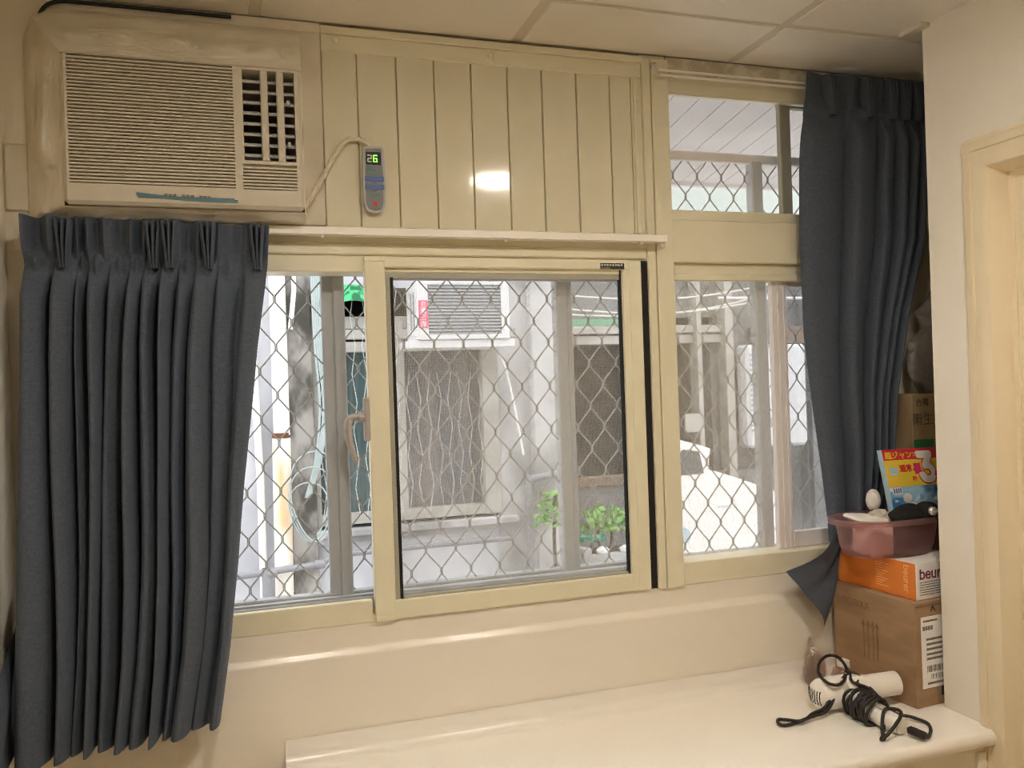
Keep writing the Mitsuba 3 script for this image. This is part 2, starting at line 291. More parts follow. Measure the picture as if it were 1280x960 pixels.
# ceiling: a slab, hanging tiles and the bars between them
add('ceiling', box(XL - 0.1, XN + 0.1, YB, 0.1, 2.66, 2.75), 'm_wall'); S('ceiling')
bx = [XL, 0.062, 0.818, 1.562, XN]; by = [0.0, -0.292] + [-0.292 - 0.75 * k for k in range(1, 7)] + [YB]
for i in range(4):
    for j in range(len(by) - 1):
        if bx[i] >= 1.5 and by[j] < -0.3:
            x1 = XR
        else: x1 = bx[i + 1]
        if i == 3 and j == 1:
            add('ceiling__tile', box(bx[i] + 0.016, XR, by[j + 1] + 0.016, by[j] - 0.016, CEIL, CEIL + 0.03, 0.003), 'm_tile', False); continue
        add('ceiling__tile', box(bx[i] + (0.016 if i else 0.004), x1 - 0.016, by[j + 1] + (0.010 if j < len(by) - 2 else 0), by[j] - (0.010 if j else 0.006), CEIL, CEIL + 0.03, 0.003), 'm_tile', False)
for x in bx[1:4]:
    add('ceiling__grid_bar', box(x - 0.018, x + 0.018, YB, -0.004, CEIL + 0.004, CEIL + 0.03), 'm_tbar', False)
for y in by[1:-1]:
    add('ceiling__grid_bar', box(XL, XR if y < -0.3 else XN, y - 0.010, y + 0.010, CEIL + 0.006, CEIL + 0.034), 'm_tbar', False)
add('ceiling__edge_filler', [box(XL, XN, -0.0035, 0.1, CEIL + 0.004, 2.66), box(XR, XN, -0.39, -0.300, CEIL, CEIL + 0.03), box(XR - 0.03, XR, -0.42, -0.33, CEIL - 0.012, CEIL)], 'm_tbar', False)
# trims of the window wall
add('trim_1', [box(0.236, 1.234, -0.004, 0.016, 2.508, 2.556, 0.003), box(0.236, 1.24, -0.010, 0.016, 2.556, 2.578, 0.003)], 'm_frame'); S('trim_1')
add('trim_2', [box(1.199, 1.234, -0.002, 0.03, 2.012, 2.508, 0.003), box(1.203, 1.214, -0.012, 0.0, 2.012, 2.512, 0.002)], 'm_frame'); S('trim_2')
add('trim_3', [box(1.234, 1.263, -0.012, 0.10, 0.8828, 2.572, 0.003), box(1.2655, 1.326, -0.014, 0.10, 0.8828, 2.572, 0.003), box(1.23, 1.32, 0.0, 0.09, 0.8828, CEIL)], 'm_frame'); S('trim_3')
add('trim_4', [box(-0.42, 1.234, -0.006, 0.10, 1.932, 1.966, 0.004), box(-0.42, 1.234, 0.0, 0.10, 1.966, 2.012), box(0.236, 1.234, -0.008, 0.01, 1.998, 2.013, 0.003)], 'm_frame'); S('trim_4')
add('trim_5', box(1.326, XN, -0.004, 0.10, 1.924, 2.061, 0.003), 'm_frame'); S('trim_5')
for x, z in ((0.735, 2.532), (0.281, 2.538)):
    add('trim_1__bolt', lathe([(0, 0), (0.010, 0), (0.010, 0.006), (0.006, 0.010), (0, 0.011)], (x, -0.003, z), (0, -1, 0), 14), 'm_frame')
add('trim_2__bolt', lathe([(0, 0), (0.009, 0), (0.009, 0.010), (0.005, 0.014), (0, 0.014)], (1.219, -0.001, 2.440), (-0.6, -0.8, 0), 14), 'm_frame')
# doorway in the right wall
prof = [(1.981, -0.519), (1.966, -0.532), (1.963, -0.542), (1.963, -0.558), (1.968, -0.561), (1.967, -0.592), (1.972, -0.606), (2.012, -0.622), (2.03, -0.624), (2.03, -0.640), (2.10, -0.640), (2.10, -0.522)]
add('door_1__frame', prism(prof, FLR, 2.165, 'z'), 'm_door', 25)
head = [(x, 2.2 - (-0.519 - y) * 1.05) for x, y in prof]
add('door_1__frame_head', prism([(x, z) for x, z in head], -1.62, -0.53, 'y'), 'm_door', 25)
add('door_1__frame', prism([(x, -2.14 - y) for x, y in prof], FLR, 2.165, 'z'), 'm_door', 25)
add('door_1__leaf', box(2.035, 2.075, -1.52, -0.64, FLR + 0.01, 2.08), 'm_door', False); S('door_1', 'cream coloured door and moulded frame in the right wall')

# ------------------------------------------------------------------ lamps on the ceiling (they make the highlights on the planks)
for i, (x, y) in enumerate(LAMPS):
    n = 'ceiling_lamp' if i == 0 else f'ceiling_lamp_{i:03d}'
    add(n + '__rim', lathe([(0.092, 0.0), (0.112, 0.0), (0.112, -0.040), (0.104, -0.045), (0.094, -0.040), (0.092, 0.0)], (x, y, CEIL), (0, 0, 1), 40, 1.15, 0.75), 'm_white')
    disc = lathe([(0, -0.052), (0.06, -0.050), (0.082, -0.045), (0.090, -0.036), (0.090, -0.004), (0, -0.004)], (x, y, CEIL), (0, 0, 1), 40, 1.15, 0.75)
    disc.fix_normals()
    add(n + '__diffuser', disc, 'm_white', False, emitter={'type': 'area', 'radiance': {'type': 'rgb', 'value': LAMP_RGB}})
    say(n, ('round white ceiling lamp over the right half of the room', 'round white ceiling lamp over the left half of the room')[i], 'lamp', 'ceiling lamps')

# ------------------------------------------------------------------ windows
# window_1: the open left half and the sliding sash in front of the fixed one
def rect_frame(x0, x1, z0, z1, y0, y1, l, r, b, t, c=0.003):
    return [box(x0, x0 + l, y0, y1, z0, z1, c), box(x1 - r, x1, y0, y1, z0, z1, c), box(x0 + l, x1 - r, y0 + 0.001, y1 - 0.001, z0, z0 + b, c), box(x0 + l, x1 - r, y0 + 0.001, y1 - 0.001, z1 - t, z1, c)]
add('window_1__frame', [box(-0.42, 1.234, 0.0, 0.10, 0.8828, 0.905), box(-0.42, 0.332, -0.003, 0.02, 0.884, 0.948, 0.003), box(-0.42, -0.39, 0.0, 0.10, 0.8828, 1.932),
     box(-0.39, 1.234, 0.003, 0.10, 1.884, 1.932, 0.002)], 'm_frame')
add('window_1__track', [box(-0.39, 1.234, 0.022, 0.026, 0.905, 0.952), box(-0.39, 1.234, 0.040, 0.044, 0.905, 0.948), box(-0.39, 1.234, 0.058, 0.062, 0.905, 0.952), box(-0.39, 1.234, 0.078, 0.10, 0.905, 0.946)], 'm_alu', False)
add('window_1__black_strip', box(1.2105, 1.2336, -0.003, 0.006, 0.886, 1.927), 'm_black', False, label='black strip closing the slot beside the sash')  # black strip set in the slot between sash and post
sx0, sx1, sz0, sz1 = 0.337, 1.208, 0.886, 1.927
add('window_1__sash', [box(sx0, 0.396, -0.014, 0.018, sz0 + 0.014, 1.915, 0.003), box(1.143, 1.166, -0.013, 0.018, sz0 + 0.002, 1.897, 0.002), box(1.164, sx1, -0.014, 0.018, sz0, sz1, 0.003),
     box(0.394, 1.166, -0.012, 0.018, sz0 + 0.001, 0.940, 0.003), box(0.394, 1.166, -0.012, 0.018, 1.897, sz1, 0.003), box(sx0, 0.398, -0.016, 0.018, sz0, sz0 + 0.016, 0.002), box(sx0, 0.398, -0.016, 0.018, 1.913, sz1 + 0.001, 0.002)], 'm_sash', False)
add('window_1__glazing_bead', [box(0.396, 0.412, 0.004, 0.022, 0.94, 1.897), box(0.412, 1.143, 0.006, 0.022, 1.868, 1.897), box(0.412, 1.143, 0.004, 0.02, 0.938, 0.946)], 'm_bead', False)
add('window_1__black_strip', [box(0.412, 0.421, 0.003, 0.02, 0.94, 1.87), box(1.1385, 1.1435, 0.001, 0.02, 0.938, 1.897)], 'm_black', False)  # rubber gaskets along the pane edges
add('window_1__pane', grid(np.array([[[0.412, 0.012, 0.94], [1.143, 0.012, 0.94]], [[0.412, 0.012, 1.88], [1.143, 0.012, 1.88]]])), 'm_glass', False)
add('window_1__rear_sash', rect_frame(0.385, 1.206, 0.908, 1.905, 0.032, 0.056, 0.042, 0.05, 0.048, 0.038), 'm_alu', False)
hx = 0.332
add('window_1__handle__plate', box(0.322, 0.337, -0.030, 0.004, 1.402, 1.526, 0.003), 'm_bronze')
add('window_1__handle__pivot', lathe([(0, 0), (0.013, 0), (0.013, 0.016), (0.010, 0.018), (0.010, 0.026), (0, 0.027)], (0.323, -0.016, 1.470), (-1, 0, 0), 18), 'm_bronze')
add('window_1__handle__lever', tube(spline([(0.322, -0.018, 1.470), (0.296, -0.018, 1.473), (0.281, -0.018, 1.466), (0.276, -0.018, 1.44), (0.280, -0.018, 1.40), (0.290, -0.018, 1.365), (0.297, -0.018, 1.342)], 24), np.interp(np.linspace(0, 1, 24), [0, 0.2, 0.5, 1], [0.008, 0.010, 0.012, 0.006]), 10), 'm_bronze')
add('window_1__sticker', box(1.068, 1.149, -0.0135, -0.0118, 1.8985, 1.9165), 'm_ink', False, label='small black sticker')
add('window_1__sticker__print', [box(1.070 + k * 0.0095, 1.0765 + k * 0.0095, -0.0141, -0.0134, 1.907 + 0.001 * (k % 2), 1.914) for k in range(8)] + [box(1.070, 1.1, -0.0141, -0.0134, 1.9005, 1.9025)], 'm_dryer_label', False)
def screen(x0, x1, z0, z1, y, pitch=0.0032, w=0.00052):
    out_v, out_f = [], []
    def quad(a, b, c, d):
        n = len(out_v) * 4; out_v.append([a, b, c, d]); out_f.extend([[n, n + 1, n + 2], [n, n + 2, n + 3]])
    for x in np.arange(x0, x1, pitch): quad((x, y, z0), (x + w, y, z0), (x + w, y, z1), (x, y, z1))
    for z in np.arange(z0, z1, pitch): quad((x0, y + 0.0004, z), (x1, y + 0.0004, z), (x1, y + 0.0004, z + w), (x0, y + 0.0004, z + w))
    return trimesh.Trimesh(np.array(out_v).reshape(-1, 3), out_f, process=False)
add('window_1__insect_screen', screen(0.427, 1.180, 0.95, 1.87, 0.066, 0.0035), 'm_screen', False, kind='stuff')
S('window_1', 'cream framed sliding window, left half open and sash slid to the right')
# window_2: lower right
add('window_2__frame', [box(1.326, 2.12, 0.0, 0.10, 0.8828, 0.955, 0.003), box(1.326, 1.333, 0.004, 0.10, 0.955, 1.867), box(1.326, 2.12, 0.018, 0.10, 1.885, 1.924, 0.002), box(1.333, 2.12, 0.012, 0.03, 1.867, 1.889, 0.003), box(2.09, 2.12, 0.0, 0.1, 0.955, 1.924)], 'm_frame', False)
add('window_2__pane', grid(np.array([[[1.333, 0.024, 0.955], [1.80, 0.024, 0.955]], [[1.333, 0.024, 1.875], [1.80, 0.024, 1.875]]])), 'm_glass', False)
add('window_2__rear_sash', rect_frame(1.722, 2.10, 0.957, 1.885, 0.040, 0.062, 0.06, 0.04, 0.055, 0.035) + [box(1.745, 1.752, 0.036, 0.041, 0.957, 1.885), box(1.768, 1.772, 0.036, 0.041, 0.957, 1.885)], 'm_alu_pale', False)
add('window_2__pane', grid(np.array([[[1.78, 0.052, 1.01], [2.06, 0.052, 1.01]], [[1.78, 0.052, 1.85], [2.06, 0.052, 1.85]]])), 'm_glass', False)
add('window_2__insect_screen', screen(1.333, 2.08, 0.957, 1.885, 0.074, 0.0026, 0.00060), 'm_screen', False, kind='stuff')  # wires packed denser here to imitate the pale veil on the glass
S('window_2', 'lower right window, its insect screen packed dense to imitate the veil on the glass')
# window_3: the small upper one
add('window_3__frame', [box(1.326, 2.12, 0.006, 0.08, 2.061, 2.096, 0.003), box(1.326, 2.12, 0.006, 0.030, 2.470, 2.527, 0.003), box(1.326, 2.12, 0.030, 0.08, 2.512, 2.527), box(1.326, 1.334, 0.01, 0.08, 2.096, 2.474), box(2.09, 2.12, 0.006, 0.08, 2.096, 2.474),
     box(1.333, 1.362, 0.0, 0.008, 2.0605, 2.0635)], 'm_frame', False)
add('window_3__sash', [box(1.757, 1.766, 0.012, 0.032, 2.096, 2.474, 0.002), box(1.774, 1.818, 0.034, 0.056, 2.096, 2.510, 0.003), box(1.774, 2.09, 0.034, 0.056, 2.466, 2.510)], 'm_bead', False)
add('window_3__pane', grid(np.array([[[1.334, 0.018, 2.094], [1.765, 0.018, 2.094]], [[1.334, 0.018, 2.476], [1.765, 0.018, 2.476]]])), 'm_glass', False)
add('window_3__pane', grid(np.array([[[1.80, 0.05, 2.094], [2.09, 0.05, 2.094]], [[1.80, 0.05, 2.476], [2.09, 0.05, 2.476]]])), 'm_glass', False)
S('window_3', 'small upper window close under the ceiling')

# ------------------------------------------------------------------ counter
cn = [(-0.034, 0.60), (-0.037, 0.575)] + [(-0.037 - 0.04 * (1 - math.cos(a)), 0.535 + 0.04 * (1 - math.sin(a))) for a in np.linspace(0.1, math.pi / 2, 8)]
cn += [(-0.25, 0.535)] + [(-0.562 - 0.022 * math.sin(a), 0.513 + 0.022 * math.cos(a)) for a in np.linspace(0, math.pi, 9)] + [(-0.55, 0.485), (-0.034, 0.485)]
ct = trimesh.util.concatenate([prism(cn, 0.077, XR - 0.002), prism([(-0.034, 0.60), (-0.037, 0.575)] + cn[2:10] + [(-0.388, 0.535), (-0.388, 0.485), (-0.034, 0.485)], XR - 0.002, XN - 0.002)])
add('counter__worktop', ct, 'm_counter', 40)
add('counter__cabinet', [box(0.10, XR - 0.002, -0.545, -0.04, FLR, 0.485), box(1.93, 1.962, -0.556, -0.54, FLR, 0.47, 0.003)], 'm_wall', False)
add('counter__end_cap', box(0.042, 0.075, -0.10, -0.04, 0.44, 0.528, 0.012), 'm_tbar', 40)
say('counter', 'long cream counter under the windows with rounded front edge', 'counter')

# ------------------------------------------------------------------ air conditioner
a0, a1, b0, b1, F = -0.397, 0.168, 2.022, 2.392, -0.16
panel = box(a0, a1, F, F + 0.05, b0, b1, 0.008)
cuts = [box(-0.383, -0.002, F - 0.02, F + 0.012, 2.072, 2.385), box(0.0215, 0.1505, F - 0.02, F + 0.08, 2.146, 2.379), box(0.0165, 0.1505, F - 0.02, F + 0.012, 2.071, 2.137)]
for c in cuts: panel = trimesh.boolean.difference([panel, c], engine='manifold')
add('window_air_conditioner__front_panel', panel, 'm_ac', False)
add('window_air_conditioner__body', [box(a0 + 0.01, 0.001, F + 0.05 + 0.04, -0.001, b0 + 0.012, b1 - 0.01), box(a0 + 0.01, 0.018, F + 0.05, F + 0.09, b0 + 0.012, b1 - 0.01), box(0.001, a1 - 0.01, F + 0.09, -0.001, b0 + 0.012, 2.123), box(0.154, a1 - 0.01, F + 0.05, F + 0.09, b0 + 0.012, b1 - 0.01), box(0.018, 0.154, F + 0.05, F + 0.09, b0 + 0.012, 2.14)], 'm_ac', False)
n = 36; p = (2.383 - 2.074) / n
def slat(x0, x1, z, h):
    return prism([(F + 0.012, z), (F + 0.012, z + h * 0.90), (F + 0.005, z + h * 0.78), (F - 0.001, z + h * 0.50), (F - 0.001, z + h * 0.06), (F + 0.003, z)], x0, x1)
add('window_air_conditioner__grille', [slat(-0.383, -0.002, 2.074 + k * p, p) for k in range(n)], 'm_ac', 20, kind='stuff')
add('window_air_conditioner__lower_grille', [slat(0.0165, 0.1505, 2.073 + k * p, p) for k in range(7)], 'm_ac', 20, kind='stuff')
yo = 0.42
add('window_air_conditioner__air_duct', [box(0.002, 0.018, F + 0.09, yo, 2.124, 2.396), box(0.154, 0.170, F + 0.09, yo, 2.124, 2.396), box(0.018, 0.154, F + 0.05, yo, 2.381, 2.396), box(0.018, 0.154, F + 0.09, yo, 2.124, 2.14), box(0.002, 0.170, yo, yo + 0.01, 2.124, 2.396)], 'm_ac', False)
for k in range(8):
    z = 2.163 + k * 0.0275
    add('window_air_conditioner__blade', prism([(F + 0.018, z - 0.004), (F + 0.016, z + 0.001), (F + 0.030, z + 0.008), (F + 0.055, z + 0.012), (F + 0.055, z + 0.006)], 0.022, 0.150), 'm_ac_blade', False)
for x in (0.065, 0.105):
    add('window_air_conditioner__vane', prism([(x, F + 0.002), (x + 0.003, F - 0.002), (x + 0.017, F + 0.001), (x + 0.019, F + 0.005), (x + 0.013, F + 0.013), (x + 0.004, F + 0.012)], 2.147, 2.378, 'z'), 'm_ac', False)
for z in (2.295, 2.186):
    add('window_air_conditioner__peg', box(0.130, 0.139, F + 0.004, F + 0.024, z, z + 0.014, 0.003), 'm_grey', False)
strip = grid(np.array([[[-0.236 + t * 0.238, F - 0.0022, 2.0535 - 0.012 * t + 0.004 * (1 - 4 * (t - 0.5) ** 2) * -1 + 0.0005], [-0.236 + t * 0.238, F - 0.0022, 2.0455 - 0.012 * t - 0.004 * (1 - 4 * (t - 0.5) ** 2) + 0.001 * t]] for t in np.linspace(0, 1, 18)]))
add('window_air_conditioner__name_strip', trimesh.util.concatenate([strip, box(-0.232, -0.006, F - 0.002, F + 0.004, 2.040, 2.046)]), 'm_teal', False, label='dark teal name strip')
add('window_air_conditioner__name_strip__mark', [box(-0.172 + k * 0.0102, -0.1645 + k * 0.0102, F - 0.0032, F - 0.0012, 2.0465 - k * 0.0003, 2.052 - k * 0.0003) for k in range(11) if k not in (3, 7)], 'm_ink_soft', False)
say('window_air_conditioner', 'beige window air conditioner with ribbed front set high in the wall left', 'air conditioner')
# pale cloth packed around it
def loop_pts(r, n=44):
    x0, x1, z0, z1 = r
    k = np.linspace(0, 1, n, endpoint=False)
    top = [(x0 + (x1 - x0) * t, z1) for t in k]; rt = [(x1, z1 + (z0 - z1) * t) for t in k]
    bt = [(x1 + (x0 - x1) * t, z0) for t in k]; lf = [(x0, z0 + (z1 - z0) * t) for t in k]
    return np.array(top + rt + bt + lf + [(x0, z1)])
inner, outer = loop_pts((a0 - 0.002, a1 + 0.001, b0 - 0.002, b1 + 0.002)), loop_pts((-0.505, 0.180, 1.995, 2.556))
rows = []
for t in np.linspace(0, 1, 26):
    xz = inner * (1 - t) + outer * t
    y = (F + 0.022) * (1 - t) ** 0.8 + (-0.004) * (1 - (1 - t) ** 0.8)
    P = np.column_stack([xz[:, 0], np.full(len(xz), y), xz[:, 1]])
    w = math.sin(math.pi * min(1, t * 1.05))
    nz = meshkit.fbm(np.column_stack([P[:, 0] * 11, P[:, 2] * 11 + 4, np.full(len(P), t * 1.4)]), 3) - 0.5
    ridge = np.sin(t * 13 + 5 * meshkit.noise(np.column_stack([P[:, 0] * 5, P[:, 2] * 5, np.full(len(P), 2.0)]))) * meshkit.noise(np.column_stack([P[:, 0] * 4 + 3, P[:, 2] * 4, np.full(len(P), 7.0)]))
    P[:, 1] = np.minimum(P[:, 1] - 0.085 * w * nz - 0.010 * w - 0.017 * w * ridge, -0.003)
    cut = np.clip((P[:, 2] - 2.47) / 0.09, 0, 1) * np.clip((-0.44 - P[:, 0]) / 0.06, 0, 1)     # the cloth is cut off at the top left corner
    P[:, 2] -= 0.03 * cut; P[:, 0] += 0.02 * cut
    rows.append(P)
add('sealing_cloth__wrap', grid(np.array(rows)), 'm_cloth', True)
pleat = np.array([[[x, -0.125 + 0.105 * v - 0.012 * math.sin(v * 11 + x * 3) - 0.010 * meshkit.noise(np.array([x * 9, v * 5, 1.0])), 2.018 - 0.012 * v - 0.002 * (x + 0.4) + 0.003 * math.sin(v * 8 + x * 5)] for x in np.linspace(-0.40, 0.175, 60)] for v in np.linspace(0, 1, 20)])
add('sealing_cloth__lower_fold', grid(pleat), 'm_rail', True)
add('sealing_cloth__side_strip', box(0.176, 0.235, -0.012, -0.001, 2.012, 2.553, 0.003), 'm_cloth', False)
add('sealing_cloth__tape', box(-0.556, -0.502, -0.010, -0.001, 2.03, 2.20, 0.003), 'm_cloth', False)
say('sealing_cloth', 'pale cloth packed around the air conditioner on the wall', 'cloth')
add('ceiling_gap_shade', tube(spline([(-0.49, -0.012, 2.44), (-0.475, -0.014, 2.50), (-0.455, -0.012, 2.550), (-0.42, -0.010, 2.571), (-0.36, -0.010, 2.574), (-0.2, -0.010, 2.574), (0.0, -0.009, 2.574)], 30), 0.005, 6), 'm_cord', True, 'black strip painted in for the shadow gap at the top left above the cloth', 'cable')  # dark tube stands in for the shaded gap above the cloth

# ------------------------------------------------------------------ remote controller and its cable
o = np.array([0.3725, -0.006, 2.143])
h, w2 = 0.092, 0.029
outl = [(-w2 * 0.93, h * 0.9), (-w2 * 0.8, h), (w2 * 0.8, h), (w2 * 0.93, h * 0.9), (w2, 0.0), (w2 * 0.95, -h * 0.72), (w2 * 0.7, -h * 0.93), (0, -h), (-w2 * 0.7, -h * 0.93), (-w2 * 0.95, -h * 0.72), (-w2, 0.0)]
def remote(m): return on(m, o, (1, 0, 0.0), (-0.04, 0, 1))
body = trimesh.creation.extrude_polygon(Polygon(outl).buffer(0.003, 4), 0.018, engine='earcut')
add('remote_controller__body', remote(body), 'm_grey', 30)
face = trimesh.creation.extrude_polygon(Polygon(outl).buffer(-0.004, 4), 0.0215, engine='earcut')
add('remote_controller__face', remote(face), 'm_grey_dark', 30)
def patch(x0, x1, y0, y1, z0=0.02, z1=0.0228): return remote(box(x0, x1, y0, y1, z0, z1))
add('remote_controller__display', patch(-0.022, 0.020, 0.042, 0.078), 'm_ink', False, label='black display')
seg = {'2': 'abged', '6': 'afgedc'}
def digit(ch, x, y, w, hh):
    lines = {'a': ((0, hh), (w, hh)), 'b': ((w, hh), (w, hh / 2)), 'c': ((w, hh / 2), (w, 0)), 'd': ((0, 0), (w, 0)), 'e': ((0, hh / 2), (0, 0)), 'f': ((0, hh), (0, hh / 2)), 'g': ((0, hh / 2), (w, hh / 2))}
    m = strokes([[lines[s][0], lines[s][1]] for s in seg[ch]], 0.0028, 0.0006)
    m.apply_translation([x, y, 0.0229]); return remote(m)
add('remote_controller__display__digit', digit('2', -0.017, 0.050, 0.010, 0.018), 'm_grey', False, emitter={'type': 'area', 'radiance': {'type': 'rgb', 'value': [0.10, 0.16, 0.07]}})
add('remote_controller__display__digit', digit('6', -0.001, 0.050, 0.010, 0.018), 'm_grey', False, emitter={'type': 'area', 'radiance': {'type': 'rgb', 'value': [0.30, 2.2, 0.10]}})
for r_, y in enumerate((0.030, 0.019)):
    for x in (-0.013, 0.003): add('remote_controller__button', patch(x - 0.006, x + 0.005, y - 0.004, y + 0.004, 0.02, 0.024), 'm_teal_key', False)
for y in (0.002, -0.021):
    add('remote_controller__button', remote(on(strokes([[(-0.021, 0), (0.021, 0)]], 0.012, 0.004), (0, y, 0.02), (1, 0, 0), (0, 1, 0))), 'm_blue_key', False, label='blue rocker button')
    add('remote_controller__button', patch(-0.006, 0.006, y - 0.012, y - 0.006, 0.02, 0.024), 'm_blue_key', False)
for x in (-0.015, -0.004, 0.008): add('remote_controller__button', patch(x - 0.004, x + 0.004, -0.044, -0.038, 0.02, 0.0235), 'm_teal_key', False)
add('remote_controller__power_button', patch(-0.006, 0.006, -0.075, -0.063, 0.02, 0.0235), 'm_red', False, label='red power button')
cab = spline([(0.366, -0.016, 2.232), (0.348, -0.016, 2.254), (0.315, -0.016, 2.259), (0.288, -0.02, 2.242), (0.260, -0.026, 2.201), (0.236, -0.034, 2.155), (0.208, -0.05, 2.105), (0.178, -0.07, 2.055), (0.148, -0.10, 2.026), (0.12, -0.10, 2.016)], 90)
add('remote_controller__cable', tube(cab, 0.0075 + 0.0012 * np.sin(np.arange(90) * 2.1), 8), 'm_conduit', True, label='ribbed beige cable')
say('remote_controller', 'grey wired controller with green digit and blue keys hanging on the planks', 'remote control')

# ------------------------------------------------------------------ curtain rails
rz = 1.988; ry = 0.018
add('curtain_rail__track', prism([(-0.066, rz - 0.010), (-0.066, rz + 0.010), (-0.060, rz + 0.012), (-0.044, rz + 0.012), (-0.038, rz + 0.010), (-0.038, rz - 0.010), (-0.048, rz - 0.010), (-0.048, rz - 0.006), (-0.056, rz - 0.006), (-0.056, rz - 0.010)], -0.50, 1.272), 'm_rail', 20)
for x in (0.22, 0.75, 1.19):
    add('curtain_rail__bracket', [box(x - 0.012, x + 0.012, -0.057, -0.007, rz - 0.006, rz + 0.009), box(x - 0.004, x + 0.004, -0.058, -0.048, rz - 0.018, rz - 0.008)], 'm_rail', False)
add('curtain_rail__end_stop', [box(1.262, 1.276, -0.068, -0.036, rz - 0.012, rz + 0.013, 0.003)], 'm_rail', False)
add('curtain_rail__ring', tube(np.array([(1.268 + 0.006 * math.cos(a), -0.052, rz - 0.021 + 0.0085 * math.sin(a)) for a in np.linspace(0, 2 * math.pi, 18, endpoint=False)]), 0.0016, 6, closed=True), 'm_conduit', True)
say('curtain_rail', 'white curtain rail on the wall between the planks and the window', 'curtain rail')
for dz, r in ((0.0, 0.0042), (-0.016, 0.0042)):
    add('curtain_rod__wire', tube([(1.285, -0.030, 2.530 + dz), (1.90, -0.030, 2.530 + dz)], r, 8), 'm_rail', True)
add('curtain_rod__hook', [tube(spline([(1.268, -0.022, 2.550), (1.262, -0.030, 2.538), (1.270, -0.034, 2.514), (1.284, -0.030, 2.508), (1.292, -0.030, 2.520)], 18), 0.0035, 6), box(1.262, 1.276, -0.03, -0.012, 2.540, 2.552)], 'm_silver', True)
say('curtain_rod', 'thin double rod below the ceiling above the right windows', 'curtain rod')

# ------------------------------------------------------------------ curtains
def sst(a, b, x):
    t = np.clip((x - a) / (b - a), 0, 1); return t * t * (3 - 2 * t)
def curtain(ztop, zbot, xl, xr, eT, eB, depth, y0, headh, lean, rows=90, per=22, seed=1, sag=0.0):
    eT, eB = np.array(eT, float), np.array(eB, float)
    eT = (eT - eT[0]) / (eT[-1] - eT[0]); eB = (eB - eB[0]) / (eB[-1] - eB[0])
    zp = ztop - headh
    vs = np.concatenate([np.linspace(0, 1, 26)[:-1] * headh * 1.6 / (ztop - zbot), np.linspace(headh * 1.6 / (ztop - zbot), 1, rows)])
    P = []
    for v in vs:
        z = ztop - v * (ztop - zbot); s = sst(0.1, 0.9, v)
        e = eT * (1 - s) + eB * s
        X0, X1 = xl(z), xr(z); row = []
        body = sst(zp + 0.02, zp - 0.10, z)       # 0 in the heading, 1 well below the pinch line
        pinch = math.exp(-((z - zp) / 0.028) ** 2)
        for i in range(len(e) - 1):
            t = np.linspace(0, 1, per, endpoint=(i == len(e) - 2))
            w = e[i + 1] - e[i]
            tt = t ** (0.62 + 0.10 * math.sin(i * 2.3 + 1))
            lobe = np.sin(np.pi * tt) ** 0.8
            headp = 0.35 + 0.5 * np.cos(2 * np.pi * t) * (1 - pinch) * 0.9
            headp = headp + 0.65 * pinch * np.exp(-((t - 0.5) / 0.16) ** 2)
            y = y0 - depth[i] * (lobe * body + headp * (1 - body) * 0.55) - lean(v, (e[i] + w * t))
            sway = 0.004 * np.sin(7 * v + i * 1.7)
            x = X0 + (X1 - X0) * (e[i] + w * (t - 0.075 * body * np.sin(2 * np.pi * t))) + sway * (0 < i)
            y = y - 0.006 * (meshkit.noise(np.column_stack([x * 12, np.full(per, z * 3), np.full(per, seed * 9.1)])) - 0.5) * body
            zz = np.full(per, z) - sag * (e[i] + w * t) * (1 - v)
            row.append(np.column_stack([x, y, zz]))
        P.append(np.vstack(row))
    return grid(np.array(P)), eT
def pleats(key, ztop, headh, xs, ys, mat='m_fabric'):
    for x, y in zip(xs, ys):
        fins = []
        for k in (-1, 0, 1):
            ring = []
            for q in np.linspace(0, 1, 9):
                z = ztop - 0.004 - q * (headh + 0.006)
                cx = x + k * (0.0125 * (1 - q) + 0.0052); ry = 0.026 * (0.85 + 0.3 * math.sin(3 * q)) ; rx = 0.0048
                a = np.linspace(0, 2 * np.pi, 12)
                ring.append(np.column_stack([cx + rx * np.cos(a) + 0.004 * k * np.sin(a) * (1 - q), y + ry * np.sin(a), np.full(12, z)]))
            fins.append(grid(np.array(ring)))
        add(key + '__pleat', fins, mat, True)
zs = [0.60, 0.674, 0.903, 1.111, 1.32, 1.679, 1.892, 1.992, 2.1]; xs_ = [-0.095, -0.091, -0.050, -0.023, -0.004, 0.035, 0.069, 0.078, 0.08]
zl = [0.60, 0.715, 0.98, 1.361, 1.704, 1.876, 1.991, 2.1]; xl_ = [-0.535, -0.533, -0.527, -0.516, -0.504, -0.498, -0.501, -0.502]
xL, xR = lambda z: float(np.interp(z, zl, xl_)), lambda z: float(np.interp(z, zs, xs_))
eT = [25, 58, 89, 102, 124, 151, 170, 191, 210, 234, 264, 297, 328]
eB = [24, 70, 92, 108, 121, 145, 165, 190, 205, 219, 248, 270, 286]
dep = [0.105, 0.09, 0.055, 0.085, 0.06, 0.095, 0.08, 0.10, 0.065, 0.085, 0.03, 0.055]
ztop, hh = 2.000, 0.114
cm, e_ = curtain(ztop, 0.70, xL, xR, eT, eB, dep, -0.085, hh, lambda v, u: 0.05 * sst(0.3, 1, v) * (1 - u) + 0.01 * v, seed=1, sag=0.010)
add('curtain__cloth', cm, 'm_fabric', True)
cx = [xL(1.95) + (xR(1.95) - xL(1.95)) * (a + b) / 2 for a, b in zip(e_[:-1], e_[1:])]
pick = [1, 6, 7, 9, 11]
pleats('curtain', ztop - 0.006, hh, [cx[i] for i in pick], [-0.085 - dep[i] * 0.36 for i in pick])
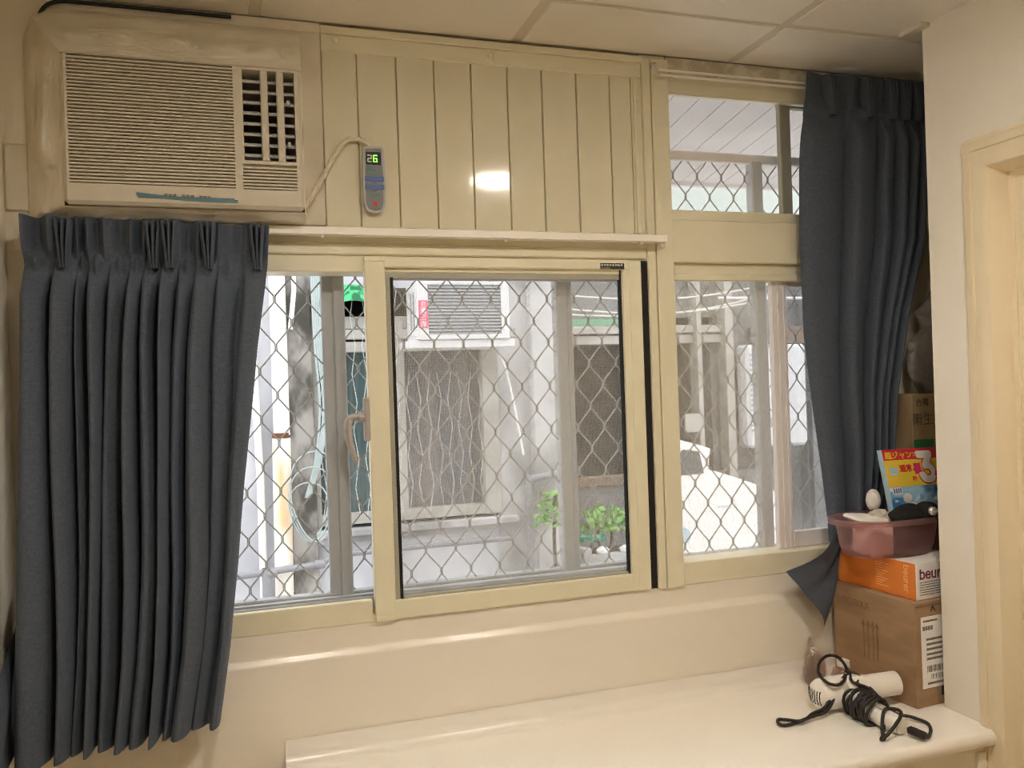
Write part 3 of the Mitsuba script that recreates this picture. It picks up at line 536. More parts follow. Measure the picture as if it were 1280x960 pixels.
FLAP_OUT = [(-0.541, -0.05, 1.07), (-0.541, -0.15, 0.99), (-0.541, -0.26, 0.917), (-0.541, -0.449, 0.809), (-0.541, -0.609, 0.671)]
FLAP_IN = [(-0.541, -0.045, 1.06), (-0.541, -0.06, 0.90), (-0.541, -0.108, 0.741), (-0.541, -0.206, 0.706), (-0.541, -0.36, 0.66)]
fl = []
inn = spline(FLAP_IN, 24); out_ = spline(FLAP_OUT, 24)
for i in range(24):
    fl.append([inn[i] * (1 - q) + out_[i] * q + np.array([0.006 * math.sin(q * 8 + i * 0.2), 0, 0]) for q in np.linspace(0, 1, 14)])
add('curtain__side_flap', grid(np.array(fl)), 'm_fabric', True, label='loose side flap along the left wall')
say('curtain', 'short charcoal pleated curtain hanging below the air conditioner', 'curtain')
# right curtain
zs2 = [0.70, 1.061, 1.222, 1.41, 1.676, 1.993, 2.258, 2.566, 2.6]; xl2 = [1.868, 1.857, 1.838, 1.814, 1.787, 1.781, 1.791, 1.822, 1.824]
zr2 = [0.70, 1.071, 1.287, 1.478, 1.725, 2.003, 2.57]; xr2 = [2.06, 2.066, 2.116, 2.138, 2.20, 2.29, 2.34]
eT2 = [1007, 1056, 1091, 1111, 1125, 1138, 1150]
dep2 = [0.035, 0.06, 0.055, 0.05, 0.05, 0.05]
cm2, e2 = curtain(2.560, 0.982, lambda z: float(np.interp(z, zs2, xl2)), lambda z: float(np.interp(z, zr2, xr2)), eT2, eT2, dep2, -0.040, 0.13, lambda v, u: 0.0, seed=2, per=30)
add('curtain_001__cloth', cm2, 'm_fabric', True)
pleats('curtain_001', 2.556, 0.13, [1.824 + 0.50 * (a + b) / 2 for a, b in zip(e2[:-1], e2[1:])], [-0.05 - d * 0.22 for d in dep2])
fA = spline([(1.868, -0.062, 1.06), (1.840, -0.068, 0.98), (1.78, -0.078, 0.942), (1.656, -0.088, 0.922)], 16)
fB = spline([(1.93, -0.060, 1.06), (1.88, -0.064, 0.93), (1.846, -0.072, 0.82), (1.800, -0.082, 0.715)], 16)
flp = np.array([[a * (1 - t) + b * t + np.array([0, -0.034 * math.sin(math.pi * t) * (0.35 + 0.65 * math.sin(4.5 * i / 15 + 3.2 * t + .4)) - 0.007 * math.sin(11 * t + i * .35), 0.010 * math.sin(5 * t + i * .3) * (1 - t)]) for t in np.linspace(0, 1, 18)] for i, (a, b) in enumerate(zip(fA, fB))])
add('curtain_001__hem_corner', grid(flp), 'm_fabric', True, label='hem corner squeezed out beside the boxes')
say('curtain_001', 'long slate blue curtain hanging from the ceiling at the right windows', 'curtain')

# ------------------------------------------------------------------ things on the counter at right
ZC = 0.535
ay = np.array([-0.085, 0.996, 0.0]); ax = np.array([0.996, 0.085, 0.0])     # the boxes stand slightly askew
def boxat(N, L, W, z0, z1, c=0.002):
    m = box(0, W, 0, L, z0, z1, c); v = m.vertices
    m.vertices = np.array([N[0], N[1], 0]) + v[:, :1] * ax + v[:, 1:2] * ay + v[:, 2:] * np.array([0, 0, 1.0]); return m
def sideL(m, N, s, z, off=0.0012):   # lettering on the left side, reading from far to near
    return on(m, np.array([N[0], N[1], 0]) + ay * s - ax * off + np.array([0, 0, z]), -ay, (0, 0, 1))
def frontF(m, N, s, z, off=0.0012):
    return on(m, np.array([N[0], N[1], 0]) + ax * s - ay * off + np.array([0, 0, z]), ax, (0, 0, 1))
N1 = (1.890, -0.378)
add('cardboard_box__body', boxat(N1, 0.330, 0.25, ZC + 0.001, 0.852), 'm_card', False)
add('cardboard_box__flap', [frontF(box(0.004, 0.245, 0, 0.006, 0, 0.0012), N1, 0, 0.838, 0.0012)], 'm_card_ink', False)
add('cardboard_box__lettering', sideL(text('ECOOXA', 0.024, 0.0006), N1, 0.312, 0.790), 'm_card_ink', False, label='faint printed lettering')
add('cardboard_box__arrow_print', [sideL(strokes([[(0, 0), (0, 0.12)], [(-0.007, 0.105), (0, 0.12), (0.007, 0.105)]], 0.0028, 0.0006), N1, s, 0.635) for s in (0.20, 0.182, 0.162, 0.145)], 'm_card_ink', False)
add('cardboard_box__label', frontF(box(0.022, 0.16, 0, 0.215, 0, 0.0012), N1, 0, 0.592, 0.0012), 'm_print_white', False, label='white shipping label')
add('cardboard_box__label__print', [frontF(box(0.03, 0.09, y, y + 0.006, 0, 0.0007), N1, 0, 0.592, 0.0019) for y in (0.199,)] +
    [frontF(box(0.028 + k * 0.011, 0.037 + k * 0.011, 0.174, 0.187, 0, 0.0007), N1, 0, 0.592, 0.0019) for k in range(4)] +
    [frontF(box(0.042, 0.11, y, y + 0.007, 0, 0.0007), N1, 0, 0.592, 0.0019) for y in (0.143, 0.128, 0.113, 0.098, 0.084)] +
    [frontF(box(0.042 + k * 0.006, 0.042 + k * 0.006 + 0.0022 + 0.0016 * (k % 3), 0.047, 0.067, 0, 0.0007), N1, 0, 0.592, 0.0019) for k in range(14)] +
    [frontF(box(0.058 + k * 0.006, 0.058 + k * 0.006 + 0.0018 + 0.0016 * (k % 2), 0.025, 0.041, 0, 0.0007), N1, 0, 0.592, 0.0019) for k in range(10)] +
    [frontF(box(0.042, 0.11, 0.010, 0.017, 0, 0.0007), N1, 0, 0.592, 0.0019)], 'm_ink_soft', False)
add('cardboard_box__print_mark', frontF(box(0.10, 0.125, 0.028, 0.056, 0, 0.0006), N1, 0, ZC, 0.0012), 'm_ink', False)
add('cardboard_box__print_mark', frontF(strokes([[(0, 0), (0.008, 0.014), (0.016, 0)]], 0.003, 0.0006), N1, 0.066, 0.822), 'm_ink', False)
say('cardboard_box', 'big brown cardboard box with white label, bottom of the stack on the counter', 'box')
N2 = (1.918, -0.360)
add('orange_box__body', boxat(N2, 0.315, 0.22, 0.853, 0.965), 'm_print_white', False, label='white ends')
add('orange_box__side_print', sideL(box(-0.314, -0.002, 0, 0.110, 0, 0.0008), N2, 0, 0.854, 0.0008), 'm_orange', False, label='orange printed side')
b_ = text('beurer', 0.020, 0.0006, True)
add('orange_box__lettering', frontF(text('beurer', 0.030, 0.0006, True), N2, 0.010, 0.916), 'm_maroon', False, label='maroon word on the white end')
add('orange_box__lettering', on(b_, np.array([N2[0], N2[1], 0]) + ay * 0.045 - ax * 0.0016 + np.array([0, 0, 0.957]), (0, 0, -1), -ay), 'm_orange_pale', False, label='pale word on the orange side')
add('orange_box__text_lines', [sideL(box(0, 0.05 - 0.012 * (k % 3), 0, 0.0025, 0, 0.0006), N2, 0.155, 0.944 - k * 0.0078, 0.0014) for k in range(10)], 'm_orange_pale', False)
add('orange_box__fine_print', [frontF(box(0.012, 0.20, 0, 0.0018, 0, 0.0006), N2, 0, 0.905 - k * 0.0075, 0.0012) for k in range(6)], 'm_ink_soft', False)
say('orange_box', 'flat orange and white box lying on the big brown cardboard box', 'box')
# pink basin
bc = np.array([1.952, -0.205]); zb0, zb1 = 0.967, 1.088
def ov(a, b, z, n=56, p=2.5):
    t = np.linspace(0, 2 * np.pi, n); c, s = np.cos(t), np.sin(t)
    return np.column_stack([bc[0] + a * np.sign(c) * abs(c) ** (2 / p), bc[1] + b * np.sign(s) * abs(s) ** (2 / p), np.full(n, z)])
rings = [ov(0.001, 0.001, zb0), ov(0.135, 0.070, zb0), ov(0.148, 0.078, zb0 + 0.006), ov(0.160, 0.084, zb0 + 0.03), ov(0.174, 0.094, zb0 + 0.108), ov(0.179, 0.098, zb1), ov(0.194, 0.110, zb1 + 0.001), ov(0.198, 0.113, zb1 - 0.006), ov(0.196, 0.111, zb1 - 0.016)]
add('basin', grid(np.array(rings)), 'm_basin', 40, 'translucent pink plastic basin full of odds and ends on the orange box', 'basin')
def in_basin(x0, x1, y0, y1, z0, z1, rot=0.0, c=0.006):
    m = box(x0, x1, y0, y1, z0, z1, c); cx_ = [(x0 + x1) / 2, (y0 + y1) / 2, 0]
    m.apply_transform(trimesh.transformations.rotation_matrix(rot, [0, 0, 1], cx_)); return m
add('white_carton', in_basin(1.850, 1.930, -0.262, -0.165, 0.972, 1.072, 0.06), 'm_print_white', 30, 'white carton seen through the left side of the pink basin', 'carton')
add('soap_slab', on(box(-0.062, 0.062, -0.04, 0.04, 0, 0.018, 0.008), (1.862, -0.215, 1.078), (0.985, 0.0, -0.10), (0.05, 1, 0.1)), 'm_white', 40, 'flat cream slab lying on top in the left of the pink basin', 'slab')
tz = trimesh.creation.icosphere(subdivisions=4, radius=1.0)
def lump(center, r, amp, seed, freq=2.2):
    v = tz.vertices.copy(); d = 1 + amp * (meshkit.fbm(v * freq + seed * 7.3, 3) - 0.5) * 2
    return trimesh.Trimesh(v * d[:, None] * np.asarray(r) + np.asarray(center), tz.faces, process=False)
add('crumpled_tissue', lump((1.918, -0.21, 1.080), (0.052, 0.036, 0.026), 0.45, 3, 3.5), 'm_tissue', True, 'crumpled greyish tissue between the cream slab and the black pouch', 'tissue')
pz = [lump((1.990, -0.262, 1.092), (0.072, 0.034, 0.036), 0.16, 5), lump((2.050, -0.272, 1.104), (0.040, 0.032, 0.030), 0.10, 6)]
add('black_pouch__cloth', pz, 'm_black_cloth', True)
add('black_pouch__button', lathe([(0, 0.006), (0.010, 0.005), (0.014, 0.001), (0.0145, -0.004), (0, -0.004)], (2.028, -0.322, 1.112), (-0.35, -0.9, 0.3), 20), 'm_silver', True, label='round silver button')
add('black_pouch__strap', tube(spline([(2.046, -0.316, 1.105), (2.060, -0.328, 1.088), (2.058, -0.332, 1.070), (2.048, -0.332, 1.066), (2.042, -0.328, 1.078), (2.044, -0.318, 1.096)], 24), 0.003, 6), 'm_black_cloth', True)
say('black_pouch', 'black cloth pouch with a round silver button in the pink basin', 'pouch')
add('white_ball', lump((1.962, -0.138, 1.128), (0.024, 0.022, 0.036), 0.06, 8), 'm_print_white', True, 'small white round lid showing left of the refill bag', 'lid')
add('brown_strap', tube(spline([(2.030, -0.285, 1.06), (2.034, -0.282, 1.03), (2.026, -0.277, 1.0), (2.010, -0.27, 0.978)], 14), 0.004, 6), 'm_card_ink', True, 'brown strap hanging inside the right side of the pink basin', 'strap')
# refill bag
oB, rB, uB = np.array([1.996, -0.178, 1.060]), np.array([1.0, -0.02, -0.004]), np.array([-0.11, 0.10, 1.0])
def bagp(x, y, z=0.0):
    bul = 0.022 * math.sin(math.pi * min(max(x / 0.23, 0), 1)) ** 0.7 * math.sin(math.pi * min(max(y / 0.26, 0), 1)) ** 0.6
    rn, un = rB / np.linalg.norm(rB), uB / np.linalg.norm(uB); nn = np.cross(rn, un)
    return oB + x * rn + y * un + nn * (bul + z)
def bagpatch(x0, x1, y0, y1, z, n=14, m=10):
    return grid(np.array([[bagp(x, y, z) for x in np.linspace(x0, x1, n)] for y in np.linspace(y0, y1, m)]))
def bagmap(mesh, z):
    vv, ff = trimesh.remesh.subdivide_to_size(mesh.vertices, mesh.faces, 0.02); mesh = trimesh.Trimesh(vv, ff, process=False)
    return trimesh.Trimesh(np.array([bagp(a, b, z + c) for a, b, c in mesh.vertices]), mesh.faces, process=False)
back = np.array([[bagp(x, y, -0.004 - 0.02 * math.sin(math.pi * x / 0.23) * math.sin(math.pi * y / 0.235)) for x in np.linspace(0, 0.23, 14)] for y in np.linspace(0, 0.235, 14)])
add('refill_bag__back', grid(back), 'm_pale_blue', True)
add('refill_bag__picture', bagpatch(0.012, 0.23, 0.0, 0.115, 0.0, 16, 14), 'm_swirl', True, label='blue swirl picture')
add('refill_bag__side_seam', [bagpatch(0.0, 0.013, 0.0, 0.235, 0.0004, 4, 16)], 'm_pale_blue', True)
add('refill_bag__yellow_band', bagpatch(0.012, 0.23, 0.112, 0.200, 0.0006), 'm_yellow', True)
add('refill_bag__red_band', bagpatch(0.012, 0.23, 0.199, 0.235, 0.0006), 'm_print_red', True)
def put(mesh, x, y): mesh = mesh.copy(); mesh.apply_translation([x, y, 0]); return mesh
add('refill_bag__lettering', [bagmap(put(cjk('超ジャンボ', 0.023, 0.0028, 0.0006), 0.018, 0.204), 0.0012)], 'm_yellow', False)
add('refill_bag__lettering', [bagmap(put(cjk('通常', 0.023, 0.0034, 0.0006, gap=1.0), 0.058, 0.160), 0.0012), bagmap(put(cjk('の', 0.012, 0.002, 0.0006), 0.106, 0.160), 0.0012), bagmap(put(cjk('約', 0.016, 0.002, 0.0006), 0.098, 0.128), 0.0012)], 'm_print_red', False)
sub3 = text('3', 0.098, 0.0006, True)
from shapely.geometry import box as sbox
def fat(t, h, grow, depth):
    from PIL import Image, ImageDraw, ImageFont
    m = meshkit.text_mesh(t, h, 0.001, True)
    proj2 = trimesh.path.polygons.projected(m, normal=[0, 0, 1])
    return trimesh.creation.extrude_polygon(proj2.buffer(grow), depth, engine='earcut')
try:
    f3 = fat('3', 0.092, 0.0075, 0.0006); f2 = fat('3', 0.092, 0.0040, 0.0006)
except Exception:
    f3 = f2 = sub3
add('refill_bag__numeral', bagmap(put(f3, 0.124, 0.127), 0.0016), 'm_print_red', False)
add('refill_bag__numeral', bagmap(put(f2, 0.124, 0.127), 0.0022), 'm_print_white', False, label='big white 3 outlined in red')
add('refill_bag__numeral_ground', bagpatch(0.112, 0.140, 0.150, 0.186, 0.0012, 4, 4), 'm_pink_red', True)
add('refill_bag__lettering', [bagmap(put(cjk('倍', 0.030, 0.0042, 0.0006), 0.196, 0.128), 0.0024)], 'm_print_red', False)
for pm, pmat in ((bagpatch(0.022, 0.052, 0.160, 0.176, 0.0012, 4, 4), 'm_pale_blue'), (bagpatch(0.025, 0.048, 0.148, 0.157, 0.0012, 4, 4), 'm_pale_blue'), (bagpatch(0.022, 0.052, 0.088, 0.110, 0.0012, 4, 4), 'm_print_white'),
                 (bagpatch(0.190, 0.214, 0.035, 0.085, 0.0012, 4, 4), 'm_print_white'), (bagmap(put(trimesh.creation.cylinder(0.016, 0.0006, sections=24), 0.068, 0.074), 0.0012), 'm_print_white'),
                 (bagmap(put(trimesh.creation.cylinder(0.026, 0.0006, sections=24), 0.085, 0.034), 0.0016), 'm_print_white'), (bagpatch(0.184, 0.214, 0.092, 0.106, 0.0012, 4, 3), 'm_blue_key')):
    add('refill_bag__print', pm, pmat, True)
add('refill_bag__bar_lines', [bagpatch(0.024 + 0.007 * k, 0.028 + 0.007 * k, 0.091, 0.107, 0.0018, 3, 3) for k in range(4)], 'm_blue_key', True, kind='stuff')
say('refill_bag', 'upright refill bag with yellow band, big white 3 and blue swirl in the basin', 'refill bag')
# things deeper in the niche
hole = trimesh.creation.cylinder(0.012, 0.16, sections=20); hole.apply_transform(trimesh.transformations.rotation_matrix(math.pi / 2, [1, 0, 0])); hole.vertices = hole.vertices * [1, 1, 1.9] + [2.262, -0.10, 1.372]
add('tall_carton__body', trimesh.boolean.difference([box(2.150, 2.56, -0.120, -0.006, ZC + 0.001, 1.470, 0.002), hole], engine='manifold'), 'm_card_old', False)
add('tall_carton__green_band', box(2.152, 2.24, -0.1212, -0.1198, 1.275, 1.315), 'm_green_print', False)
add('tall_carton__tape', box(2.236, 2.244, -0.1212, -0.1198, 1.275, 1.468), 'm_card_ink', False)
def cart(m, x, z): return on(m, (x, -0.1202, z), (1, 0, 0), (0, 0, 1))
add('tall_carton__lettering', [cart(cjk('衛生紙', 0.040, 0.0045, 0.0006, gap=1.15), 2.120 + 0.03, 1.365), cart(cjk('台灣', 0.026, 0.003, 0.0006), 2.164, 1.428)], 'm_carton_ink', False)
say('tall_carton', 'dim brown carton with green band standing behind the right curtain edge', 'carton')
add('plastic_bag', [lump((2.318, -0.090, 1.585), (0.15, 0.052, 0.125), 0.22, 11, 1.6), lump((2.36, -0.085, 1.72), (0.13, 0.05, 0.11), 0.25, 12, 1.6), lump((2.42, -0.08, 1.93), (0.13, 0.045, 0.18), 0.2, 13, 1.4)], 'm_bag', True, 'dark grey bag on the dim carton, heaped higher to darken the gap behind the curtain', 'bag')  # topmost lump is added to darken the gap beside the curtain
# perfume bottles
pc = (1.752, -0.085, ZC + 0.001)
bp = [(0, 0), (0.026, 0), (0.034, 0.006), (0.041, 0.03), (0.041, 0.055), (0.033, 0.082), (0.017, 0.098), (0.0135, 0.102), (0, 0.102)]
add('perfume_bottle__flask', lathe(bp, pc, (0, 0, 1), 32, 1.0, 0.62), 'm_perfume', 40, label='pink glass flask')
add('perfume_bottle__collar', lathe([(0, 0.1025), (0.011, 0.1025), (0.011, 0.112), (0, 0.112)], pc, (0, 0, 1), 24), 'm_silver', 30)
cap = [box(pc[0] - 0.018, pc[0] + 0.018, pc[1] - 0.014, pc[1] + 0.014, pc[2] + 0.1125, pc[2] + 0.150, 0.006)]
add('perfume_bottle__cap', cap, 'm_clear', False, label='clear square cap')
say('perfume_bottle', 'pink glass perfume bottle with clear cap on the counter by the box', 'perfume bottle')
pc2 = (1.812, -0.150, ZC + 0.001)
add('glass_jar__body', lathe([(0, 0), (0.028, 0), (0.036, 0.008), (0.038, 0.04), (0.030, 0.062), (0.018, 0.070), (0, 0.070)], pc2, (0, 0, 1), 28), 'm_perfume', 40)
add('glass_jar__cap', lathe([(0, 0.0705), (0.020, 0.0705), (0.020, 0.088), (0.017, 0.090), (0, 0.090)], pc2, (0, 0, 1), 24), 'm_dryer', 40)
say('glass_jar', 'small pinkish glass jar with white lid behind the hair dryer', 'jar')
# hair dryer
d0, d1 = np.array([1.597, -0.275, ZC + 0.049]), np.array([1.868, -0.318, ZC + 0.064])
dax = (d1 - d0) / np.linalg.norm(d1 - d0); L = np.linalg.norm(d1 - d0)
bar = [(0, 0), (0.020, 0.001), (0.036, 0.008), (0.045, 0.024), (0.0475, 0.05), (0.047, 0.12), (0.042, 0.15), (0.036, 0.18), (0.035, L), (0.029, L), (0.028, L - 0.02), (0, L - 0.02)]
add('hair_dryer__barrel', lathe(bar, d0, dax, 36), 'm_dryer', 40)
cen = d0 + dax * 0.004
xx = np.cross(dax, [0, 0, 1.0]); xx /= np.linalg.norm(xx); zz = np.cross(xx, dax)
sl = []
for k in range(7):
    a = -0.9 + k * 0.3
    pts = []
    for q in np.linspace(-0.75, 0.75, 9):
        e1, e2_ = 0.040 * math.sin(a), 0.030 * math.sin(q)
        rr = math.hypot(e1, e2_); pts.append(d0 + xx * e1 + zz * e2_ + dax * (0.004 + np.interp(rr, [0, 0.02, 0.036, 0.045], [0.0, 0.001, 0.008, 0.024]) - 0.004))
    sl.append(tube(pts, 0.0018, 5))
add('hair_dryer__air_slots', sl, 'm_ink', True, kind='stuff')
hb = d0 + dax * 0.105
hp = [hb + np.array([0.0, -0.02, -0.002]), np.array([1.702, -0.37, ZC + 0.038]), np.array([1.705, -0.43, ZC + 0.031]), np.array([1.711, -0.485, ZC + 0.027]), np.array([1.713, -0.508, ZC + 0.026])]
add('hair_dryer__handle', tube(spline(hp, 26), np.interp(np.linspace(0, 1, 26), [0, 0.25, 0.85, 1], [0.032, 0.030, 0.024, 0.021]), 20), 'm_dryer', 50)
lab = []
for a in np.linspace(0.35, 1.0, 6):
    lab.append([d0 + dax * s_ + 0.0478 * (xx * math.sin(a + 0.15) + zz * math.cos(a + 0.15)) for s_ in (0.078, 0.098)])
add('hair_dryer__label', grid(np.array(lab)), 'm_dryer_label', True, label='small grey label')
add('hair_dryer__switch', box(1.693, 1.714, -0.455, -0.420, ZC + 0.052, ZC + 0.063, 0.004), 'm_dryer_label', 40)
def cord(pts, n=70, r=0.0048): return tube(spline(pts, n), r, 8)
cz = ZC + 0.006
wrap = []
for k in range(190):
    a = k * 0.40; q = k / 190
    c0 = np.array([1.700, -0.345 - 0.085 * q, ZC + 0.036]); R = 0.040 + 0.004 * math.sin(k * 1.3)
    p_ = c0 + np.array([R * math.cos(a), 0.018 * math.sin(a * 0.37), R * math.sin(a)]); p_[2] = max(p_[2], cz); wrap.append(p_)
knot = [(1.722, -0.29, 0.635), (1.70, -0.33, 0.628), (1.735, -0.36, 0.612), (1.70, -0.39, 0.60), (1.742, -0.415, 0.585), (1.71, -0.44, 0.572), (1.75, -0.385, 0.59), (1.715, -0.335, 0.618), (1.745, -0.30, 0.63), (1.72, -0.27, 0.642)]
add('hair_dryer__cord', [cord(wrap, 260), cord(knot, 90),
    cord([(1.735, -0.27, 0.636), (1.70, -0.300, 0.632), (1.645, -0.335, 0.63), (1.622, -0.315, 0.632), (1.643, -0.247, 0.636), (1.70, -0.178, 0.640), (1.765, -0.135, 0.640), (1.790, -0.150, 0.638), (1.768, -0.21, 0.636), (1.722, -0.289, 0.634)], 80),
    cord([(1.722, -0.289, 0.634), (1.69, -0.30, 0.633), (1.65, -0.318, 0.600), (1.60, -0.335, 0.560), (1.552, -0.338, cz + 0.012), (1.505, -0.330, cz), (1.470, -0.338, cz), (1.448, -0.335, cz), (1.446, -0.315, cz), (1.462, -0.295, cz), (1.480, -0.312, cz + 0.002), (1.505, -0.346, cz + 0.008), (1.555, -0.330, cz + 0.016), (1.60, -0.328, 0.568), (1.65, -0.310, 0.608), (1.70, -0.298, 0.640)], 120),
    cord([(1.745, -0.30, 0.632), (1.765, -0.36, 0.585), (1.775, -0.41, 0.556), (1.812, -0.440, cz + 0.006), (1.830, -0.475, cz), (1.805, -0.515, cz), (1.765, -0.548, cz), (1.745, -0.552, cz + 0.004)], 60),
    cord([(1.71, -0.44, 0.572), (1.665, -0.49, 0.545), (1.635, -0.515, cz), (1.655, -0.525, cz + 0.02), (1.70, -0.515, 0.590), (1.728, -0.486, 0.594), (1.722, -0.458, 0.592), (1.686, -0.470, 0.594), (1.652, -0.500, 0.56), (1.64, -0.52, cz)], 70)], 'm_cord', True, label='black cord wound round the handle')
add('hair_dryer__plug', on(box(-0.026, 0.026, -0.010, 0.010, -0.009, 0.009, 0.003), (1.734, -0.540, ZC + 0.018), (0.25, -1, -0.06), (1, 0.25, 0)), 'm_cord', False, label='black plug')
say('hair_dryer', 'white hair dryer with black cord wound around its handle on the counter', 'hair dryer')

# ------------------------------------------------------------------ security grille outside the windows
GY = 0.13
def zig(k, x0, z0, z1, hp=0.047, vp=0.14):
    pts = []; j0, j1 = int(math.floor((z0 - 1.61) / (vp / 2))) - 1, int(math.ceil((z1 - 1.61) / (vp / 2))) + 1
    for j in range(j0, j1 + 1):
        x = x0 + (k + (j + k) % 2) * hp + (0.0022 if (j + k) % 2 == 0 else -0.0022); z = 1.61 + j * vp / 2
        for dz in (-0.010, 0.010):
            pts.append((x, GY, z + dz))
    pts = np.array(pts); zq = np.unique(np.concatenate([pts[:, 2][(pts[:, 2] > z0) & (pts[:, 2] < z1)], [z0, z1]]))
    return tube(np.column_stack([np.interp(zq, pts[:, 2], pts[:, 0]), np.full(len(zq), GY), zq]), 0.0025, 6)
gx0 = 0.094 - 11 * 0.047
for k in range(0, 54):
    x = gx0 + k * 0.047
    if x > 2.1: break
    add('security_grille__wire', zig(k, gx0, 0.92, 1.935 if x < 1.28 else 2.295), 'm_alu', True)
add('security_grille__post', [box(0.226, 0.262, GY - 0.018, GY + 0.02, 0.90, 1.96, 0.004), box(0.258, 0.292, GY - 0.028, GY + 0.02, 0.90, 1.96, 0.004)], 'm_alu', False)
add('security_grille__post', [box(0.962, 0.998, GY - 0.028, GY + 0.02, 0.90, 1.96, 0.004), box(0.998, 1.02, GY - 0.018, GY + 0.02, 0.90, 1.96, 0.004)], 'm_alu', False)
add('security_grille__post', [box(1.708, 1.752, GY - 0.022, GY + 0.02, 0.90, 2.30, 0.004)], 'm_alu', False)
add('security_grille__rail', [box(-0.45, 2.15, GY - 0.02, GY + 0.02, 0.915, 0.952, 0.004)], 'm_alu', False)
add('security_grille__rail', [box(1.26, 2.15, GY - 0.02, GY + 0.02, 2.290, 2.322, 0.004)], 'm_alu_pale', False)
add('security_grille__rail', box(-0.45, 1.26, GY - 0.02, GY + 0.02, 1.930, 1.965, 0.004), 'm_alu', False)
add('security_grille__post', box(1.255, 1.295, GY - 0.02, GY + 0.02, 0.90, 2.30, 0.004), 'm_alu', False)
say('security_grille', 'grey diamond mesh security grille with posts outside the windows', 'grille')
# awning over the alley, one sheet per panel
for k in range(32):
    x = -0.75 + k * 0.108
    z = lambda y: 2.62 - 0.16 * y
    add('awning__panel', prism([(y, z(y)) for y in (0.14, 1.02)] + [(1.02, z(1.02) + 0.012), (0.14, z(0.14) + 0.012)], x + 0.002, x + 0.106), 'm_awning', False)
add('awning__edge_beam', box(-0.8, 2.75, 1.02, 1.05, 2.44, 2.48), 'm_alu_pale', False)
add('awning__seam_strip', [prism([(0.14, 2.62 - 0.16 * 0.14 + 0.013), (1.02, 2.62 - 0.16 * 1.02 + 0.013), (1.02, 2.62 - 0.16 * 1.02 + 0.02), (0.14, 2.62 - 0.16 * 0.14 + 0.02)], -0.75, 2.70)], 'm_alu', False)
say('awning', 'pale sheet metal awning sloping out above the windows', 'awning')

# ------------------------------------------------------------------ the alley
GZ = FLR - 0.02
add('alley_ground', box(-8, 16, 0.12, 12, GZ - 0.1, GZ), 'm_ground', False); say('alley_ground', None, None, None, 'structure')
FY = 3.3
B = 'opposite_building'
add(B + '__wall', [box(-3.0, 0.43, FY, FY + 0.3, GZ, 2.95), box(0.43, 1.95, FY, FY + 0.3, GZ, 0.60), box(1.84, 2.16, FY + 0.02, FY + 0.3, GZ, 2.95), box(0.43, 1.95, FY + 0.05, FY + 0.3, 2.24, 2.95), box(-3.0, 2.16, FY + 0.3, 4.2, 2.6, 2.95)], 'm_whitewash', False)
add(B + '__pier', [box(0.27, 0.44, FY - 0.06, FY + 0.05, GZ, 2.95, 0.01)], 'm_conc_dirty', False, label='dirty concrete pier')
add(B + '__pier', [box(1.95, 2.13, FY - 0.10, FY + 0.05, GZ, 2.95, 0.01), box(1.70, 1.95, FY - 0.02, FY + 0.05, GZ, 2.3)], 'm_conc', False, label='pale concrete pier')
add(B + '__ledge', [box(0.42, 1.82, FY - 0.10, FY + 0.02, 0.575, 0.62, 0.006), box(0.42, 1.80, FY - 0.05, FY + 0.02, 0.53, 0.575)], 'm_conc', False)
add(B + '__window_frame', [box(0.43, 0.47, FY - 0.02, FY + 0.06, 0.64, 2.06), box(0.43, 1.86, FY - 0.02, FY + 0.06, 0.645, 0.715), box(0.43, 1.86, FY - 0.02, FY + 0.06, 1.80, 1.87, 0.004), box(0.43, 1.86, FY - 0.04, FY + 0.06, 1.885, 1.95, 0.004), box(0.43, 1.86, FY - 0.01, FY + 0.06, 1.955, 2.04, 0.004), box(0.985, 1.055, FY - 0.02, FY + 0.06, 0.66, 2.0, 0.004), box(1.60, 1.72, FY - 0.03, FY + 0.06, 0.64, 1.9, 0.004)], 'm_out_frame', False)
add(B + '__curtain', grid(np.array([[[x, FY + 0.08 + 0.012 * math.sin(x * 70), z] for x in np.linspace(0.46, 1.0, 60)] for z in (0.69, 1.82)])), 'm_out_curtain', True, label='teal curtain')
add(B + '__curtain', grid(np.array([[[x, FY + 0.09 + 0.016 * math.sin(x * 45), z] for x in np.linspace(1.04, 1.62, 60)] for z in (0.69, 1.82)])), 'm_out_drape', True, label='dark drape')
add(B + '__pane', [grid(np.array([[[0.47, FY + 0.03, 0.70], [0.99, FY + 0.03, 0.70]], [[0.47, FY + 0.03, 1.81], [0.99, FY + 0.03, 1.81]]])), grid(np.array([[[1.05, FY + 0.03, 0.70], [1.61, FY + 0.03, 0.70]], [[1.05, FY + 0.03, 1.81], [1.61, FY + 0.03, 1.81]]]))], 'm_glass', False)
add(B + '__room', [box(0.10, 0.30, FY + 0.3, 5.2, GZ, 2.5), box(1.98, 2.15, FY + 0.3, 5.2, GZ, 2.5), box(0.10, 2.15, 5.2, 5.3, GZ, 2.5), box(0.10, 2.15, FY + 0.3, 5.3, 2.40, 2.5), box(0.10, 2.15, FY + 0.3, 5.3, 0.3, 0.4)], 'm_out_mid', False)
bw = []
for k in range(16):
    x0 = 0.49 + k * 0.072
    pts = [(x0 + (0.014 if (j + k) % 2 else -0.014), FY - 0.06, 0.70 + j * 0.19) for j in range(9 if x0 < 1.0 else 6)]
    add(B + '__guard_wire', tube(pts, 0.0026, 5), 'm_pale_wire', True)
say(B, 'old whitewashed building across the alley with windows and piers', 'building')
cl = np.array([[[x, FY - 0.07 - 0.10 * v + 0.015 * math.sin(x * 24), 2.25 - 0.12 * v - 0.02 * math.sin(x * 9) ** 2] for x in np.linspace(0.50, 0.92, 40)] for v in np.linspace(0, 1, 6)])
